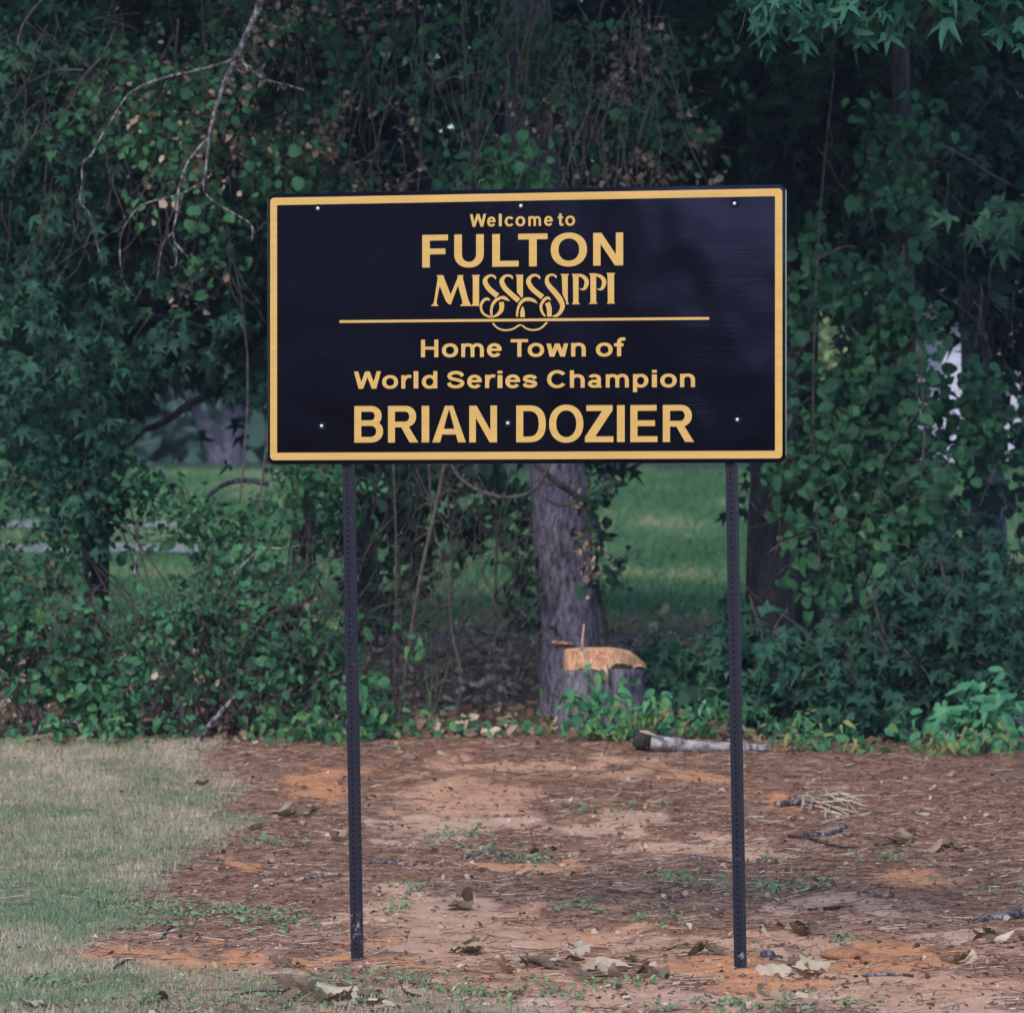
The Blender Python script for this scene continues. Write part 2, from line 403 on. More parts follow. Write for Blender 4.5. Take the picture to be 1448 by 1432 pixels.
r = ramp(nt, [(0.3, (0.52, 0.300, 0.080)), (0.7, (0.59, 0.348, 0.100))]); nt.links.new(gn.outputs['Fac'], r.inputs[0]); nt.links.new(r.outputs[0], b.inputs['Base Color'])
b.inputs['Roughness'].default_value = 0.5; b.inputs['Specular IOR Level'].default_value = 0.3
M['gold'] = m
m, nt, b = nmat('black_painted_steel')
tc = N(nt, 'ShaderNodeTexCoord'); nz = N(nt, 'ShaderNodeTexNoise', Scale=9.0, Detail=7.0, Roughness=0.75); nt.links.new(tc.outputs['Object'], nz.inputs['Vector'])
sx = N(nt, 'ShaderNodeSeparateXYZ'); nt.links.new(tc.outputs['Object'], sx.inputs[0])
mr = N(nt, 'ShaderNodeMapRange'); nt.links.new(sx.outputs['Z'], mr.inputs[0]); mr.inputs['From Min'].default_value = 0.0; mr.inputs['From Max'].default_value = 0.45; mr.inputs['To Min'].default_value = 0.14; mr.inputs['To Max'].default_value = 0.0
ad = N(nt, 'ShaderNodeMath', operation='ADD'); nt.links.new(nz.outputs['Fac'], ad.inputs[0]); nt.links.new(mr.outputs[0], ad.inputs[1])
r = ramp(nt, [(0.66, (0.0085, 0.0068, 0.0175)), (0.73, (0.20, 0.18, 0.20))]); nt.links.new(ad.outputs[0], r.inputs[0]); nt.links.new(r.outputs[0], b.inputs['Base Color'])
b.inputs['Roughness'].default_value = 0.55; b.inputs['Specular IOR Level'].default_value = 0.25
M['post'] = m
m, nt, b = nmat('zinc_bolt'); b.inputs['Base Color'].default_value = (0.75, 0.75, 0.78, 1); b.inputs['Metallic'].default_value = 0.5; b.inputs['Roughness'].default_value = 0.45
M['zinc'] = m
m, nt, b = nmat('black_rubber'); b.inputs['Base Color'].default_value = (0.006, 0.006, 0.008, 1); b.inputs['Roughness'].default_value = 0.8; b.inputs['Specular IOR Level'].default_value = 0.1
M['rubber'] = m

sign = thing('welcome_sign', 'black board welcome sign with gold lettering and border on two black perforated posts', 'sign', (SX, SY, 0.0))
def rrect(w, h, r, n=6):
    out = []
    for cx_, cy_, a0 in ((w / 2 - r, h / 2 - r, 0), (-w / 2 + r, h / 2 - r, 90), (-w / 2 + r, -h / 2 + r, 180), (w / 2 - r, -h / 2 + r, 270)):
        for k in range(n + 1):
            a = math.radians(a0 + 90 * k / n); out.append((cx_ + r * math.cos(a), cy_ + r * math.sin(a)))
    return out
o = rrect(2.44, 1.22, 0.032); n = len(o)
mb = MB(); mb.smooth = False
oi = rrect(2.434, 1.214, 0.030)
mb.add([sw(u, v, 0.0) for u, v in oi] + [sw(u, v, -0.003) for u, v in o] + [sw(u, v, -0.019) for u, v in o],
       [tuple(range(n))] + [(i, n + i, n + (i + 1) % n, (i + 1) % n) for i in range(n)] +
       [(n + i, 2 * n + i, 2 * n + (i + 1) % n, n + (i + 1) % n) for i in range(n)] + [tuple(range(3 * n - 1, 2 * n - 1, -1))])
panel = mb.build('panel', M['board'], sign)
# border: outer rounded, inner square
def ring_border():
    ow, oh, r = 2.44 - 0.026, 1.22 - 0.038, 0.018; iw, ih = ow - 0.067, oh - 0.067
    outer = rrect(ow, oh, r, 4); per = 5
    inner = []
    for k, (a, c_) in enumerate(((iw / 2, ih / 2), (-iw / 2, ih / 2), (-iw / 2, -ih / 2), (iw / 2, -ih / 2))): inner += [(a, c_)] * per
    nn = len(outer); mb = MB(); mb.smooth = False
    vs = [sw(u, v, 0.0012) for u, v in outer] + [sw(u, v, 0.0012) for u, v in inner[::per]]
    fs = []
    for k in range(4):
        for j in range(per - 1): fs.append((k * per + j, k * per + j + 1, nn + k))
        k2 = (k + 1) % 4; fs.append((k * per + per - 1, k2 * per, nn + k2, nn + k))
    mb.add(vs, fs); return mb
ring_border().build('border', M['gold'], sign)

# lettering ------------------------------------------------------
def arc(cx_, cy_, rx, ry, tv, th, a0, a1, n=20, e=2.15):
    """elliptical band, outer radii rx, ry; thickness tv at the sides and th at top and bottom"""
    out = []; inn = []
    for k in range(n + 1):
        a = math.radians(a0 + (a1 - a0) * k / n); c_, s_ = math.cos(a), math.sin(a)
        q = lambda v: math.copysign(abs(v) ** (2 / e), v)
        out.append((cx_ + rx * q(c_), cy_ + ry * q(s_))); inn.append((cx_ + (rx - tv) * q(c_), cy_ + (ry - th) * q(s_)))
    return [[out[k], out[k + 1], inn[k + 1], inn[k]] for k in range(n)]
def bar(x0, y0, x1, y1): return [[(x0, y0), (x1, y0), (x1, y1), (x0, y1)]]
def ribbon(P, t0, n=5):
    C = smooth_path([Vector((x, y, 0)) for x, y in P], n); L = []; Rr = []
    for i, c_ in enumerate(C):
        t = C[min(i + 1, len(C) - 1)] - C[max(i - 1, 0)]; t.normalize(); w_ = t0[0] + (t0[1] - t0[0]) * abs(t.y)
        L.append((c_.x - t.y * w_ / 2, c_.y + t.x * w_ / 2)); Rr.append((c_.x + t.y * w_ / 2, c_.y - t.x * w_ / 2))
    return [[L[i], L[i + 1], Rr[i + 1], Rr[i]] for i in range(len(C) - 1)]
def glyph(ch, w, h, v, t):
    """strokes of one bold sans letter in a box w by h; v upright and t level stroke thickness; layers of quads"""
    x = 0.765 * h; q = v * 1.12
    if ch == 'F': return [bar(0, 0, v, h), bar(v, h - t, w, h), bar(v, .40 * h, .90 * w, .40 * h + t)]
    if ch == 'E': return [bar(0, 0, v, h), bar(v, h - t, .97 * w, h), bar(v, .43 * h, .91 * w, .43 * h + t), bar(v, 0, w, t)]
    if ch == 'L': return [bar(0, 0, v, h), bar(v, 0, w, t)]
    if ch == 'T': return [bar(0, h - t, w, h), bar((w - v) / 2, 0, (w + v) / 2, h - t)]
    if ch == 'I' or ch == 'l': return [bar(0, 0, w, h)]
    if ch == 'H': return [bar(0, 0, v, h), bar(w - v, 0, w, h), bar(v, .43 * h, w - v, .43 * h + t)]
    if ch == 'U': return [bar(0, .4 * h, v, h), bar(w - v, .4 * h, w, h), arc(w / 2, .4 * h, w / 2, .415 * h, v, t, 180, 360)]
    if ch in 'Oo':
        hh = h if ch == 'O' else x; return [arc(w / 2, hh / 2, w / 2, hh / 2 + .015 * h, v, t, 0, 360, 40)]
    if ch == 'N': return [bar(0, 0, v * .94, h), bar(w - v * .94, 0, w, h), [[(0, h), (v * 1.05, h), (w, 0), (w - v * 1.05, 0)]]]
    if ch in 'Ww':
        hh = h if ch == 'W' else x * .97; a = .255 * w; k = q * .5
        return [[[(0, hh), (q * .95, hh), (a + k, 0), (a - k, 0)]], [[(a - k, 0), (a + k, 0), (w / 2 + k, hh), (w / 2 - k, hh)]], [[(w / 2 - k, hh), (w / 2 + k, hh), (w - a + k, 0), (w - a - k, 0)]], [[(w - a - k, 0), (w - a + k, 0), (w, hh), (w - q * .95, hh)]]]
    if ch == 'A': return [[[(0, 0), (q, 0), (w / 2 + v * .12, h), (w / 2 - v * .58, h)]], [[(w - q, 0), (w, 0), (w / 2 + v * .58, h), (w / 2 - v * .12, h)]], bar(.24 * w, .215 * h, .76 * w, .215 * h + t)]
    if ch == 'Z': return [bar(.05 * w, h - t, .97 * w, h), bar(0, 0, w, t), [[(0, t * .9), (q * 1.25, t * .9), (.97 * w, h - t * .9), (.97 * w - q * 1.25, h - t * .9)]]]
    if ch == 'D': return [bar(0, 0, v, h), bar(v, h - t, .46 * w, h), bar(v, 0, .46 * w, t), arc(.44 * w, h / 2, .56 * w, h / 2, v, t, -90, 90, e=2.4)]
    if ch == 'B':
        return [bar(0, 0, v, h), bar(v, h - t, .6 * w, h), bar(v, .455 * h, .62 * w, .455 * h + t), bar(v, 0, .6 * w, t), arc(.57 * w, .455 * h + (h * .545) / 2, .38 * w, .2725 * h, v, t, -90, 90), arc(.57 * w, (.455 * h + t) / 2, .43 * w, (.455 * h + t) / 2, v, t, -90, 90)]
    if ch == 'R':
        return [bar(0, 0, v, h), bar(v, h - t, .6 * w, h), bar(v, .415 * h, .6 * w, .415 * h + t), arc(.56 * w, .7075 * h, .37 * w, .2925 * h, v, t, -90, 90), [[(.42 * w, .44 * h), (.66 * w, .47 * h), (w, 0), (w - v * 1.25, 0)]]]
    if ch in 'Cc':
        hh = h if ch == 'C' else x; return [arc(w * .545, hh / 2, w * .545, hh / 2 + .015 * h, v, t, 36, 324, 34, 2.1)]
    if ch == 'e': return [arc(w / 2, x / 2, w / 2, x / 2 + .015 * h, v, t, 0, 326, 34), bar(v * .7, x * .44, w - v * .15, x * .44 + t * .82)]
    if ch in 'nh':
        ry = .44 * x; return [bar(0, 0, v, h if ch == 'h' else x), bar(w - v, 0, w, x - ry), arc(w / 2, x - ry, w / 2, ry + .015 * h, v, t, 0, 172)]
    if ch == 'm':
        ry = .44 * x; k = v * .94; m_ = (w + k) / 2; return [bar(0, 0, k, x), bar(m_ - k, 0, m_, x - ry), bar(w - k, 0, w, x - ry), arc(m_ / 2, x - ry, m_ / 2, ry + .015 * h, k, t, 0, 172), arc((w + m_ - k) / 2, x - ry, (w - m_ + k) / 2, ry + .015 * h, k, t, 0, 172)]
    if ch == 'r': return [bar(0, 0, v, x), [[(v * .6, x * .62), (v, x * .5), (v + .1 * w, x * .70), (v, x * .86)]], ribbon([(v * .8, x * .66), (v * 1.25, x * .86), (w * .78, x * .92), (w, x * .88)], (t, t * 1.05))]
    if ch == 'd': return [bar(w - v, 0, w, h), arc(w * .5, x / 2, w * .5, x / 2 + .015 * h, v, t, 0, 360, 34)]
    if ch == 'p': return [bar(0, -.275 * h, v, x), arc(w * .5, x / 2, w * .5, x / 2 + .015 * h, v, t, 0, 360, 34)]
    if ch == 'i': return [bar(0, 0, w, x * .97), bar(0, h * .84, w, h)]
    if ch == 't': return [bar(.24 * w, t * .6, .24 * w + v, h * .96), bar(0, x * .97 - t, w * .94, x * .97), ribbon([(.24 * w + v / 2, t * 1.5), (.30 * w + v / 2, t * .62), (.62 * w, t * .42), (w, t * .55)], (t, v * .9))]
    if ch == 'f': return [bar(.26 * w, 0, .26 * w + v, h * .8), bar(0, x * .97 - t, w * .84, x * .97), ribbon([(.26 * w + v / 2, h * .78), (.26 * w + v * .62, h * .9), (.26 * w + v * 1.1, h * .975), (w, h * .98)], (t, v))]
    if ch in 'Ss':
        hh = h if ch == 'S' else x; m_ = t / 2
        N_ = [(.955, .73), (.83, .90), (.50, .985), (.18, .90), (.07, .73), (.20, .585), (.50, .505), (.83, .405), (.95, .255), (.82, .09), (.49, .015), (.15, .10), (.035, .29)]
        return [ribbon([(v * .3 + px * (w - v * .6), m_ + (py - .015) / .97 * (hh - t)) for px, py in N_], (t, v * .95))]
    if ch == 'a':
        return [bar(w * .93 - v, x * .1, w * .93, x * .66), arc(w * .465, x * .66, w * .465, x * .34 + .015 * h, v, t, 0, 155), arc(w * .47, x * .29, w * .47, x * .29 + .012 * h, v * .92, t * .95, 25, 335, 24), bar(w * .42, x * .56 - t * .9, w * .9, x * .58), [[(w * .93 - v, x * .12), (w * .93, x * .2), (w, 0), (w - v, 0)]]]
    return [bar(0, 0, w, h)]
def put_line(letters, capy, basey, xref, vt_px):
    """letters: (char, x0, x1) in photo px; capital top / baseline rows measured at the two ends"""
    ppm = 318.0; cs = math.cos(TH)
    for ch, x0, x1 in letters:
        t_ = (x0 - xref[0]) / max(1, xref[1] - xref[0])
        cy = capy[0] + (capy[1] - capy[0]) * t_; by = basey[0] + (basey[1] - basey[0]) * t_
        u0, vtop = suv(x0, cy); u1, vb = suv(x1, by)
        mb = MB(); mb.smooth = False
        for L_, layer in enumerate(glyph(ch, u1 - u0, vtop - vb, vt_px[0] / ppm / cs, vt_px[1] / ppm)):
            for qd in layer: mb.add([sw(u0 + a, vb + c_, 0.0015 + 0.00012 * L_) for a, c_ in qd], [tuple(range(len(qd)))])
        mb.build('letter', M['gold'], sign)
put_line([('W', 664.6, 687.6), ('e', 689, 701.1), ('l', 705.5, 709.7), ('c', 713.9, 726.3), ('o', 729.2, 742.9), ('m', 747.3, 765.2), ('e', 769.6, 782), ('t', 788.8, 797), ('o', 799.5, 813.4)],
         (302.9, 301.2), (320.6, 318.9), (664, 813), (3.6, 3.0))
put_line([('F', 597.2, 633.7), ('U', 642.5, 684.3), ('L', 696.2, 733.6), ('T', 732.9, 774.5), ('O', 778.9, 830.2), ('N', 839, 881.4)],
         (332.4, 329.4), (378, 375.2), (597, 845), (10.9, 8.2))
put_line([('H', 595.5, 620), ('o', 625, 648), ('m', 652.4, 684.3), ('e', 688.8, 709.7), ('T', 722.4, 746.8), ('o', 746.4, 769.7), ('w', 772.9, 803.7), ('n', 807.8, 828.5), ('o', 842.8, 866.5), ('f', 868.5, 884.4)],
         (480.4, 479.0), (505.0, 503.7), (595, 870), (5.8, 4.3))
put_line([('W', 500.7, 538.9), ('o', 540.5, 563.1), ('r', 567.6, 581.8), ('l', 585, 591.7), ('d', 596.7, 618.6), ('S', 632.3, 656.9), ('e', 660.8, 681.5), ('r', 686.1, 700.3), ('i', 703.7, 710.6), ('e', 714.7, 735.9), ('s', 739.3, 759.8),
          ('C', 773.8, 799.9), ('h', 806, 827), ('a', 831.6, 851.2), ('m', 856.8, 889.4), ('p', 895.2, 917), ('i', 922, 929), ('o', 933.8, 957.1), ('n', 961.8, 983)],
         (525.3, 522.9), (549.6, 547.3), (500, 962), (5.8, 4.3))
put_line([('B', 501.2, 542), ('R', 548.8, 591.7), ('I', 596.4, 607.1), ('A', 611.4, 659), ('N', 663.7, 703), ('D', 730.1, 772), ('O', 776.6, 825.1), ('Z', 827.3, 867.6), ('I', 872.6, 883.5), ('E', 891.5, 929.9), ('R', 937.4, 981.7)],
         (574.2, 572.6), (625.6, 624.8), (501, 937), (10.0, 8.1))

# ornamental word, traced as ribbons and stems (units: 1/9.05 photo px from 590,375)
lay = [0.0016]
def orn_poly(P, dx=0):
    lay[0] += 0.00012; mb = MB(); mb.smooth = False
    tri = tessellate_polygon([[Vector((x, y, 0)) for x, y in P]])
    mb.add([sw(*suv(590 + (x + dx) / 9.05, 375 + y / 9.05), lay[0]) for x, y in P], tri)
    mb.build('letter', M['gold'], sign)
def orn_stroke(P, dx=0, part='letter'):
    lay[0] += 0.00012
    C = smooth_path([Vector((x + dx, y, w)) for x, y, w in P], 6); L = []; Rr = []
    for i, c_ in enumerate(C):
        t = C[min(i + 1, len(C) - 1)] - C[max(i - 1, 0)]; t = Vector((t.x, t.y)).normalized(); nn = Vector((-t.y, t.x)) * max(c_.z * 0.86, 2) / 2
        L.append((c_.x + nn.x, c_.y + nn.y)); Rr.append((c_.x - nn.x, c_.y - nn.y))
    k = len(C); mb = MB(); mb.smooth = False
    mb.add([sw(*suv(590 + x / 9.05, 375 + y / 9.05), lay[0]) for x, y in L + Rr], [(i, i + 1, k + i + 1, k + i) for i in range(k - 1)])
    mb.build(part, M['gold'], sign)
D2 = 130 * 9.05
orn_poly([(175, 523), (205, 495), (215, 470), (262, 180), (262, 150), (248, 128), (335, 128), (350, 175), (430, 375), (515, 170), (520, 150), (512, 128), (597, 128), (585, 150), (590, 185), (655, 440), (680, 495), (700, 523), (545, 523), (580, 490), (580, 470), (523, 262), (440, 480), (435, 503), (405, 500), (370, 465), (288, 265), (255, 440), (250, 490), (275, 523)])
orn_poly([(698, 128), (803, 122), (793, 150), (793, 523), (690, 523), (713, 495), (713, 150)])
orn_poly([(1260, 122), (1360, 122), (1355, 150), (1355, 400), (1335, 418), (1278, 345), (1275, 150)])
orn_poly([(658, 112), (770, 112), (752, 140), (752, 470), (768, 500), (735, 502), (728, 460), (685, 370), (675, 140)], D2)
for dx, st in ((0, [(803, 112), (895, 112), (890, 150), (890, 470), (908, 500), (803, 502), (822, 470), (818, 150)]), (0, [(1020, 105), (1120, 105), (1115, 150), (1115, 470), (1135, 495), (1020, 497), (1043, 470), (1040, 130)]), (0, [(1248, 100), (1357, 100), (1345, 130), (1345, 470), (1358, 493), (1252, 495), (1265, 470), (1260, 130)])):
    orn_poly(st, D2)
S_ = [(1003, 180, 14), (995, 150, 34), (950, 132, 34), (900, 150, 45), (870, 200, 68), (890, 260, 75), (940, 320, 78), (1030, 395, 80)]
orn_stroke(S_)
orn_stroke([(935, 455, 8), (905, 432, 40), (860, 445, 45), (822, 500, 40), (820, 560, 36), (850, 620, 34), (910, 655, 30), (960, 660, 24), (1020, 640, 40), (1070, 590, 62), (1085, 530, 72), (1078, 472, 70)])
orn_stroke([(955, 640, 32), (950, 580, 38), (965, 510, 42), (1010, 450, 45), (1080, 415, 45), (1130, 425, 50), (1185, 460, 8)])
orn_stroke([(1220, 180, 14), (1212, 150, 34), (1165, 132, 34), (1115, 150, 45), (1085, 200, 68), (1105, 265, 75), (1160, 330, 75), (1300, 455, 78)])
orn_stroke([(1280, 660, 28), (1285, 590, 34), (1310, 510, 40), (1360, 450, 50), (1430, 435, 55), (1496, 455, 45), (1541, 490, 6)])
orn_stroke([(1350, 665, 66), (1350, 600, 66), (1352, 530, 20)])
orn_stroke([(392, 180, 14), (385, 150, 34), (335, 128, 38), (285, 145, 48), (250, 200, 68), (275, 270, 75), (330, 330, 75), (430, 410, 78)], D2)
orn_stroke([(535, 452, 8), (505, 420, 40), (460, 435, 45), (415, 500, 42), (410, 550, 40), (430, 610, 36), (465, 655, 26)], D2)
orn_stroke([(490, 480, 75), (515, 550, 75), (518, 660, 66)], D2)
orn_stroke([(605, 165, 14), (600, 145, 30), (555, 122, 32), (500, 145, 45), (485, 200, 60), (510, 260, 72), (580, 340, 80), (650, 430, 82), (685, 510, 72), (670, 580, 60), (620, 640, 45), (560, 655, 24)], D2)
BOWL = [(890, 128, 40), (940, 140, 50), (985, 180, 62), (995, 230, 64), (975, 290, 52), (940, 312, 26), (905, 298, 8)]
orn_stroke(BOWL, D2); orn_stroke(BOWL, D2 + 224)
orn_stroke([(970, 742, 26), (1020, 795, 26), (1080, 825, 28), (1150, 832, 28), (1230, 815, 28), (1290, 780, 28), (1330, 762, 24)], part='flourish')
orn_stroke([(165, 765, 22), (220, 808, 26), (290, 828, 28), (370, 822, 28), (430, 790, 28), (470, 750, 28), (490, 735, 30)], D2, part='flourish')
mb = MB(); mb.smooth = False
mb.add([sw(*suv(x, y), 0.0014) for x, y in ((480, 452.9), (1003, 448.3), (1003, 452.1), (480, 456.7))], [(0, 3, 2, 1)])
mb.build('divider_line', M['gold'], sign)
# bolts
for px, py in ((450, 295), (737, 291.3), (1039, 288), (455.3, 602.3), (718.5, 598.3), (1043, 593.3)):
    u, v = suv(px, py); bm = bmesh.new()
    bmesh.ops.create_uvsphere(bm, u_segments=12, v_segments=8, radius=0.0085)
    me = bpy.data.meshes.new('bolt'); bm.to_mesh(me); bm.free()
    q = NRM.to_track_quat('Z', 'Y').to_matrix().to_4x4(); me.transform(Matrix.Translation(sw(u, v, 0.0025)) @ q)
    bo = link('bolt', me, M['zinc'], sign); bm = bmesh.new()
    bmesh.ops.create_cone(bm, cap_ends=True, segments=18, radius1=0.021, radius2=0.019, depth=0.003); me = bpy.data.meshes.new('washer'); bm.to_mesh(me); bm.free()
    me.transform(Matrix.Translation(sw(u, v, 0.0018)) @ q); link('washer', me, M['rubber'], bo)
# perforated square posts
PW = 0.0445
def make_post(base_px, lean):
    bu, _ = suv(base_px, 1363)
    p0 = sw(bu, 0, -0.019 - PW / 2 - 0.001); p0.z = 0.0
    L0, L1 = -0.45, 3.40
    mb = MB(); mb.smooth = False
    axu = (U * math.cos(lean) + V_ * 0).normalized(); up = (V_ * math.cos(lean) - U * math.sin(lean)).normalized(); axu = (U * math.cos(lean) + V_ * math.sin(lean))
    h = PW / 2
    pitch = 0.0254; rr = 0.0042; nh = 8
    def wall(a, nrm, holes):
        # a: in-face axis, nrm: outward normal
        def P(x, z, d=0.0): return p0 + a * x + nrm * (h - d) + up * z
        z = L0
        while z < L1 - 1e-6:
            z2 = min(z + pitch, L1); zc = (z + z2) / 2
            if holes and z > -0.06 and z2 - z > 0.02:
                sq = []
                for k in range(nh):
                    an = math.radians(22.5 + 45 * k); cx_, cz_ = math.cos(an), math.sin(an); s_ = 1 / max(abs(cx_), abs(cz_))
                    sq.append((max(-h, min(h, cx_ * s_ * h)), zc + cz_ * s_ * (z2 - z) / 2))
                corners = [(h, z2), (-h, z2), (-h, z), (h, z)]
                ho = [(rr * math.cos(math.radians(22.5 + 45 * k)), zc + rr * math.sin(math.radians(22.5 + 45 * k))) for k in range(nh)]
                vs = [P(*q) for q in ho] + [P(*q) for q in corners] + [P(*q, 0.003) for q in ho]
                # corner c covers holes verts; octagon verts 0,1 around +x+z ...
                fs = [(0, 8, 1), (1, 8, 9, 2), (2, 9, 3), (3, 9, 10, 4), (4, 10, 5), (5, 10, 11, 6), (6, 11, 7), (7, 11, 8, 0)]
                fs += [(k, (k + 1) % 8, 12 + (k + 1) % 8, 12 + k) for k in range(8)]
                mb.add(vs, fs)
            else:
                mb.add([P(-h, z), P(h, z), P(h, z2), P(-h, z2)], [(0, 1, 2, 3)])
            z = z2
    wall(axu, NRM, True); wall(-NRM, axu, True); wall(-axu, -NRM, False); wall(NRM, -axu, False)
    mb.add([p0 + axu * (sx_ * h) + NRM * (sy_ * h) + up * L1 for sx_, sy_ in ((-1, -1), (1, -1), (1, 1), (-1, 1))], [(0, 1, 2, 3)])
    return mb.build('post', M['post'], sign)
make_post(500.5, math.radians(1.1)); make_post(1043.0, math.radians(1.05))

# ------------------------------------------------------------------ leaf templates (x across, y along the tip, z normal)
def fan(outline, centre=(0, 0.45, 0.0), curl=0.12):
    o = [(x, y, -curl * (x * x * 1.6 + (y - 0.4) ** 2)) for x, y in outline]
    V = np.array([centre] + o, float); n = len(o)
    Fc = np.array([(0, 1 + i, 1 + (i + 1) % n) for i in range(n)])
    return V, Fc
def star_outline(points=5):
    out = [(0.0, 0.0)]
    angs = [-125, -62, 0, 62, 125]; lens = [0.50, 0.66, 0.74, 0.66, 0.50]; c0 = (0, 0.36)
    for i, (a, l) in enumerate(zip(angs, lens)):
        a_ = math.radians(a)
        for da, ll in ((-11, 0.68 * l), (0, l), (11, 0.68 * l)):
            q = math.radians(a + da); out.append((c0[0] + ll * math.sin(q), c0[1] + ll * math.cos(q)))
        if i < 4:
            q = math.radians((a + angs[i + 1]) / 2); out.append((c0[0] + 0.24 * math.sin(q), c0[1] + 0.24 * math.cos(q)))
    return out
T_STAR = fan(star_outline(), (0, 0.36, 0), 0.35)
# cheaper star for masses
_so = star_outline(); T_STAR2 = fan([_so[0]] + [_so[i] for i in (2, 4, 6, 8, 10, 12, 14, 16, 18)], (0, 0.36, 0), 0.35)
T_ROUND = fan([(0, 0.05), (-0.28, 0.0), (-0.46, 0.25), (-0.42, 0.6), (-0.2, 0.87), (0, 1.0), (0.2, 0.87), (0.42, 0.6), (0.46, 0.25), (0.28, 0.0)], (0, 0.4, -0.06), 0.22)
T_OVAL = fan([(0, 0), (-0.2, 0.16), (-0.3, 0.45), (-0.2, 0.75), (0, 1.0), (0.2, 0.75), (0.3, 0.45), (0.2, 0.16)], (0, 0.45, -0.05), 0.25)
T_LANCE = fan([(0, 0), (-0.14, 0.35), (-0.1, 0.7), (0, 1.0), (0.1, 0.7), (0.14, 0.35)], (0, 0.45, -0.03), 0.3)
T_CHUNK = fan([(0, 0), (-0.42, 0.3), (-0.3, 0.85), (0.1, 1.0), (0.45, 0.55)], (0, 0.45, -0.08), 0.3)

def frames(n, normal_bias, spread, tip_bias, rng=R):
    nm = rng.normal(size=(n, 3)) * spread + np.asarray(normal_bias, float)
    nm /= np.linalg.norm(nm, axis=1, keepdims=True) + 1e-9
    tp = rng.normal(size=(n, 3)) * 0.6 + np.asarray(tip_bias, float)
    tp -= nm * np.sum(tp * nm, 1, keepdims=True); tp /= np.linalg.norm(tp, axis=1, keepdims=True) + 1e-9
    sd_ = np.cross(tp, nm)
    return np.stack([sd_, tp, nm], 2)        # columns x,y,z

def variant(T, k, rng):
    V, Fc = T; W2 = V.copy(); f = (0.0, 0.45, -0.25, 0.8)[k]
    W2[:, 2] += f * np.abs(W2[:, 0]) + (0.0, 0.25, -0.5, -0.7)[k] * (W2[:, 1] - .3) ** 2 + 0.05 * rng.normal(size=len(W2))
    W2[:, 0] *= (1.0, 0.85, 1.08, 0.7)[k]; W2[:, 0] += (0, .12, -.15, .1)[k] * W2[:, 1] ** 2
    return W2, Fc
def leaves_mesh(name, P, size, T, fr, rnd):
    n = len(P); kk = R.integers(0, 4, n) if n > 60 else np.zeros(n, int); VV = []; FF = []; RR = []; b0 = 0
    for k in range(4):
        q = kk == k; m_ = int(q.sum())
        if not m_: continue
        V, Fc = variant(T, k, R) if n > 60 else T
        VV.append((np.einsum('nij,kj->nki', fr[q], V) * size[q][:, None, None] + P[q][:, None, :]).reshape(-1, 3))
        FF.append((Fc[None] + (np.arange(m_) * len(V))[:, None, None]).reshape(-1, 3) + b0); RR.append(np.repeat(rnd[q], len(V))); b0 += m_ * len(V)
    return np_mesh(name, np.concatenate(VV), np.concatenate(FF), {'rnd': np.concatenate(RR)})
# openings between the plants (ellipses at the hedge line: photo column, row, half sizes)
GAPS = [(278, 600, 112, 52), (250, 788, 38, 20), (345, 682, 46, 26), (210, 746, 22, 7), (935, 770, 92, 118), (1172, 482, 34, 42), (1352, 520, 12, 66), (1436, 560, 9, 34),
        (640, 900, 105, 80), (60, 1000, 40, 14), (225, 1003, 28, 12), (560, 870, 50, 60), (690, 830, 40, 60)]
def open_mask(P, keep=0.06, gaps=GAPS):
    px = CX + F * P[:, 0] / P[:, 1]; py = HZ - F * (P[:, 2] - CZ) / P[:, 1]
    ok = np.ones(len(P), bool); jit = 0.75 + 0.5 * fbm(px / 22 + 3, py / 22, 3)
    for cx_, cy_, rx, ry in gaps:
        d = np.sqrt(((px - cx_) / rx) ** 2 + ((py - cy_) / ry) ** 2)
        ok &= (d > jit) | (R.random(len(P)) < keep)
    return ok

